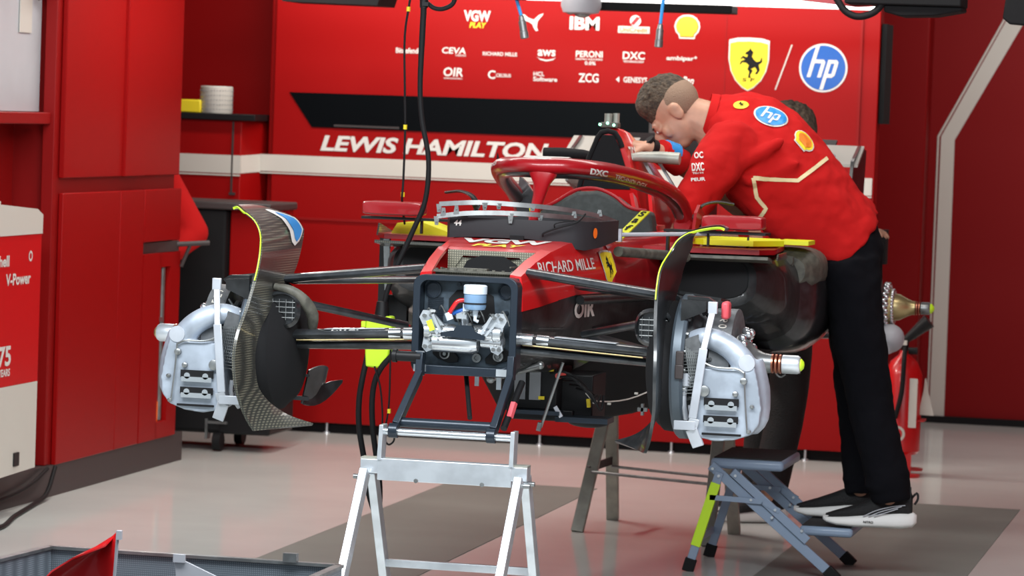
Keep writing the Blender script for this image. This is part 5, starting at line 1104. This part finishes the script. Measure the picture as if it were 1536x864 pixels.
man = finish('person', mb, 'skin', base=V((.8, 2.35, .2)), remesh=.0055, relax=3); man.location = (.8, 2.35, .2)
man['label'] = 'mechanic in red team shirt and black trousers bending over the car, standing on the stool'; man['category'] = 'person'
face_bits(man, hm, HL); hair(man, hm, HL, h=.012)
def ering(c, a, b_, ax, wy, n=28, p=2.3):
    """ring round centre c, half extent a along ax, b_ along wy"""
    c, ax, wy = V(c), V(ax).normalized(), V(wy).normalized(); out = []
    for k in range(n):
        t_ = 2*math.pi*k/n; x, y = math.cos(t_), math.sin(t_)
        out.append(c+ax*a*math.copysign(abs(x)**(2/p), x)+wy*b_*math.copysign(abs(y)**(2/p), y))
    return out
wy = V((-.10, .88, .34))
T = [((.778, 2.35, 1.158), .135, .178, (.55, 0, .48)), ((.757, 2.35, 1.183), .135, .178, (.55, 0, .48)), ((.735, 2.35, 1.205), .136, .180, (.6, 0, .55)), ((.672, 2.34, 1.262), .158, .188, (.60, 0, .70)), ((.592, 2.33, 1.336), .172, .205, (.55, 0, .78)), ((.505, 2.32, 1.415), .180, .225, (.5, 0, .8)),
     ((.425, 2.31, 1.478), .165, .230, (.42, 0, .85)), ((.365, 2.30, 1.530), .125, .205, (.32, 0, .9)), ((.315, 2.29, 1.560), .088, .12, (.25, 0, .95)), ((.285, 2.285, 1.575), .070, .075, (.25, 0, .95))]
mb = MB().rings([ering(c, a, b_, ax, wy) for c, a, b_, ax in T])
mb.cap((.385, 2.13, 1.475), (.345, 2.04, 1.40), .095, .085).cap((.345, 2.04, 1.40), (.290, 1.985, 1.285), .085, .070).cap((.290, 1.985, 1.285), (.282, 1.975, 1.255), .070, .064)
mb.cap((.40, 2.46, 1.50), (.375, 2.48, 1.36), .085, .075)
for a_, b_, r_ in (((.31, 1.955, 1.40), (.42, 2.04, 1.37), .018), ((.44, 2.07, 1.42), (.56, 2.13, 1.50), .022), ((.46, 2.09, 1.36), (.62, 2.145, 1.43), .022)):
    mb.cap(a_, b_, r_, r_*.6)
shirt = part('shirt', mb, 'redshirt', man, 'loose red team shirt with sponsor patches', remesh=.009, relax=14)
crumple(shirt, .10, .030)
part('collar', MB().rings([ering((.298, 2.287, 1.570), .078, .082, (.25, 0, .95), wy), ering((.272, 2.283, 1.583), .068, .072, (.25, 0, .95), wy)], caps=False), 'redshirt', man)
part('cuff_patch', MB().tube([(.195, 2.235, 1.41), (.165, 2.195, 1.432), (.135, 2.155, 1.448)], [.050, .047, .044], 18, smooth=2), 'redshirt', man)
part('blue_patch', MB().tube([(.178, 2.205, 1.438), (.150, 2.17, 1.452)], [.043, .040], 16), 'blue2', man)
part('wristwatch', MB().lathe((.118, 2.137, 1.455), (-.62, -.70, .28), [(0, .028), (0, .034), (.022, .034), (.022, .028)], 22).cyl((.110, 2.115, 1.482), (.104, 2.110, 1.490), .018), 'black', man)
# trousers
mb = MB().rings([ering((.725, 2.35, 1.25), .105, .145, (.6, 0, .5), (0, 1, 0)), ering((.762, 2.355, 1.19), .112, .150, (.75, 0, .4), (0, 1, 0)), ering((.785, 2.355, 1.12), .118, .160, (1, 0, .3), (0, 1, 0)), ering((.79, 2.355, 1.02), .105, .165, (1, 0, .1), (0, 1, 0))])
mb.tube([(.785, 2.27, 1.10), (.815, 2.265, .95), (.850, 2.26, .78), (.885, 2.26, .62), (.925, 2.255, .45), (.960, 2.25, .36), (.975, 2.25, .275)], [.108, .100, .088, .080, .076, .076, .070], 20, smooth=3)
mb.tube([(.78, 2.44, 1.10), (.785, 2.45, .95), (.80, 2.47, .78), (.815, 2.48, .62), (.83, 2.495, .45), (.840, 2.50, .36), (.848, 2.50, .275)], [.105, .098, .085, .076, .072, .072, .066], 20, smooth=3)
for k in range(5): mb.tube([ering((.958+.004*(k % 2), 2.25, .325+.026*k), .074, .072, (1, 0, 0), (0, 1, 0), 12)[j] for j in range(3, 10)], .007, 8)
for k in range(4): mb.tube([ering((.840, 2.50, .325+.026*k), .070, .068, (1, 0, 0), (0, 1, 0), 12)[j] for j in range(3, 10)], .007, 8)
crumple(part('trousers', mb, 'trouser', man, 'black work trousers', remesh=.009, relax=5), .09, .022)
shoe(man, (1.052, 2.27), (.742, 2.235), .183, logo=True); shoe(man, (.905, 2.52), (.605, 2.49), .181)
# patches on the shirt
bpy.context.view_layer.update()
BS = bvh_of(shirt)
def patch(pts, fs, c, xa, m, lift=.002, nm='shirt_patch', dd_=vd):
    xa = V(xa).normalized(); ya = V((0, -1, 0)).cross(xa); ya = ya if ya.z > 0 else -ya
    b = MB(); mark(b, pts, fs, c, xa, ya, lift, BS, dd_); part(nm, b, m, shirt, smooth=False)
def at(px, pz): return (px, 1.7, pz)
sh = (2.3-1.7)*.184
p, f = dense(circle(.062, 30, ry=.034)); patch(p, f, at(.492+sh, 1.592), (1, 0, -.22), 'whitec')
p, f = dense(circle(.056, 30, ry=.030)); patch(p, f, at(.492+sh, 1.592), (1, 0, -.22), 'blue2', .004)
for q_ in hp_shapes(1): p, f = poly([(x*.050, z*.028) for x, z in q_]); patch(p, f, at(.492+sh, 1.592), (1, 0, -.22), 'whitec', .006)
p, f = dense(sc(PECTEN, .088, .052)); patch(p, f, at(.610+sh, 1.512), (.80, 0, -.85), 'whitec')
p, f = dense(sc(PECTEN, .080, .045)); patch(p, f, at(.610+sh, 1.512), (.80, 0, -.85), 'yel2', .004)
p, f = dense(sc(PECTEN, .062, .030)); patch(p, f, at(.612+sh, 1.512), (.80, 0, -.85), 'shellr', .006)
p, f = dense(circle(.026, 20, ry=.014)); patch(p, f, at(.388+sh, 1.628), (1, 0, .1), 'yel2')
p, f = poly(sc(HORSE, .026, .022)); patch(p, f, at(.388+sh, 1.628), (1, 0, .1), 'matte', .004)
for s, x, z, w, h in (('OC', .245, 1.448, .030, .022), ('DXC', .243, 1.408, .040, .026), ('TECH', .243, 1.388, .036, .006), ('PEUR', .245, 1.366, .048, .012)):
    p, f = text_polys(s, w, h, 0, .03); patch(p, f, at(x+sh, z), (1, 0, .10), 'whitec', nm='sleeve_lettering')
def piping(pts, m='piping'):
    b = MB(); P = []
    for i in range(len(pts)-1):
        for k in range(8): t_ = k/8; P.append((pts[i][0]*(1-t_)+pts[i+1][0]*t_, pts[i][1]*(1-t_)+pts[i+1][1]*t_))
    P.append(pts[-1]); q = []
    for i, p in enumerate(P):
        a, b_ = V(P[max(i-1, 0)]), V(P[min(i+1, len(P)-1)]); n_ = (b_-a).normalized(); n_ = V((-n_.y, n_.x))*.0065
        q += [(p[0]+n_.x, p[1]+n_.y), (p[0]-n_.x, p[1]-n_.y)]
    mark(b, [(x-.5, z-1.3) for x, z in q], [(2*i, 2*i+1, 2*i+3, 2*i+2) for i in range(len(P)-1)], (.5+sh, 1.7, 1.3), (1, 0, 0), (0, 0, 1), .002, BS, vd); part('piping', b, m, shirt, smooth=False)
piping([(.435, 1.379), (.592, 1.376), (.695, 1.458)]); piping([(.435, 1.379), (.452, 1.315), (.486, 1.277), (.46, 1.234)])

def worker(base, label, fx, hipz, shz, headc, armdefs, legs, u=(0, 0, 1), fwd=None, lean=0, cut=1.0):
    """standing figure: fx = facing direction"""
    f = V(fx).normalized(); s = V((f.y, -f.x, 0)); B = V(base); up_ = V((0, 0, 1))
    P = lambda a, b_, z: B+f*a+s*b_+up_*z
    mb = MB(); m, L = head(mb, headc, u, fwd or fx)
    ch = P(lean, 0, shz-.12); hip = P(0, 0, hipz)
    mb.cap(hip, ch, .12, .13); mb.cap(ch, V(headc)-V(u).normalized()*.12, .09, .055)
    for (e, w, hd, hn) in armdefs['j']:
        sd = armdefs['s'][armdefs['j'].index((e, w, hd, hn))]
        sp_ = P(lean, sd*.19, shz-.03); mb.cap(sp_, e, .055, .045); mb.cap(e, w, .042, .028); hand(mb, w, hd, hn, .6)
    for sd, (kn, an) in legs.items(): mb.cap(P(0, sd*.09, hipz-.05), kn, .08, .055); mb.cap(kn, an, .05, .035)
    o = finish('person', mb, 'skin', base=B, remesh=.0065, relax=3); o.location = B; o['label'] = label; o['category'] = 'person'
    face_bits(o, m, L); hair(o, m, L, side='hair')
    mb = MB().rings([ering(P(0, 0, hipz-.04), .12, .17, f, s), ering(P(0, 0, hipz+.10), .115, .165, f, s), ering(P(lean*.6, 0, (hipz+shz)/2+.05), .13, .19, f, s), ering(P(lean, 0, shz-.10), .13, .21, f, s), ering(P(lean, 0, shz), .095, .18, f, s), ering(P(lean, 0, shz+.05), .065, .07, f, s)])
    for (e, w, hd, hn) in armdefs['j']:
        sd = armdefs['s'][armdefs['j'].index((e, w, hd, hn))]; sp_ = P(lean, sd*.19, shz-.04); mb.cap(sp_, e, .08, .068); mb.cap(e, e+(V(w)-V(e))*.82, .066, .05)
    part('shirt', mb, 'redshirt', o, 'long-sleeved red team shirt', remesh=.010, relax=7)
    mb = MB().rings([ering(P(0, 0, hipz+.04), .11, .16, f, s), ering(P(0, 0, hipz-.12), .115, .17, f, s)])
    for sd, (kn, an) in legs.items(): mb.tube([P(0, sd*.09, hipz-.06), kn, V(an)+V((0, 0, .03))], [.10, .078, .072], 18, smooth=3)
    part('trousers', mb, 'trouser', o, 'black trousers', remesh=.010, relax=5)
    for sd, (kn, an) in legs.items():
        a = V(an); q = f; shoe(o, (a.x-q.x*.07, a.y-q.y*.07), (a.x+q.x*.21, a.y+q.y*.21), armdefs.get('z', 0.0))
        D.objects[o.children[-1].name].data.materials[0] = M['shoe']
    return o
# mechanic behind the first one, beyond the car
worker((.33, 3.95, 0), 'dark-haired second mechanic beyond the car, mostly hidden behind the bending mechanic', (-.93, -.35, 0), .98, 1.36, (.338, 3.85, 1.515),
       {'s': [-1, 1], 'j': [(V((.50, 3.85, 1.07)), V((.605, 3.72, 1.14)), (.93, -.1, .25), (0, 0, -1)), (V((.25, 4.28, 1.15)), V((.10, 4.2, 1.1)), (-1, 0, 0), (0, 0, -1))]},
       {-1: (V((.37, 3.92, .52)), V((.32, 3.82, .09))), 1: (V((.26, 4.08, .52)), V((.24, 4.08, .09)))}, lean=.04)
# mechanic at the far left behind the red cabinet
m3 = worker((-2.775, 5.02, 0), 'third mechanic in a red long-sleeved shirt, half hidden behind the tall red cabinet', (-.15, -1, 0), .90, 1.27, (-2.80, 4.92, 1.50),
       {'s': [-1, 1], 'j': [(V((-2.435, 5.00, .985)), V((-2.54, 4.86, .855)), (-.9, -.4, -.2), (0, 0, -1)), (V((-3.0, 4.98, 1.0)), V((-2.85, 4.82, .95)), (.6, -.5, 0), (0, 0, -1))]},
       {-1: (V((-2.70, 4.98, .5)), V((-2.70, 5.02, .09))), 1: (V((-2.88, 4.98, .5)), V((-2.88, 5.02, .09)))}, lean=.02)
bpy.context.view_layer.update()
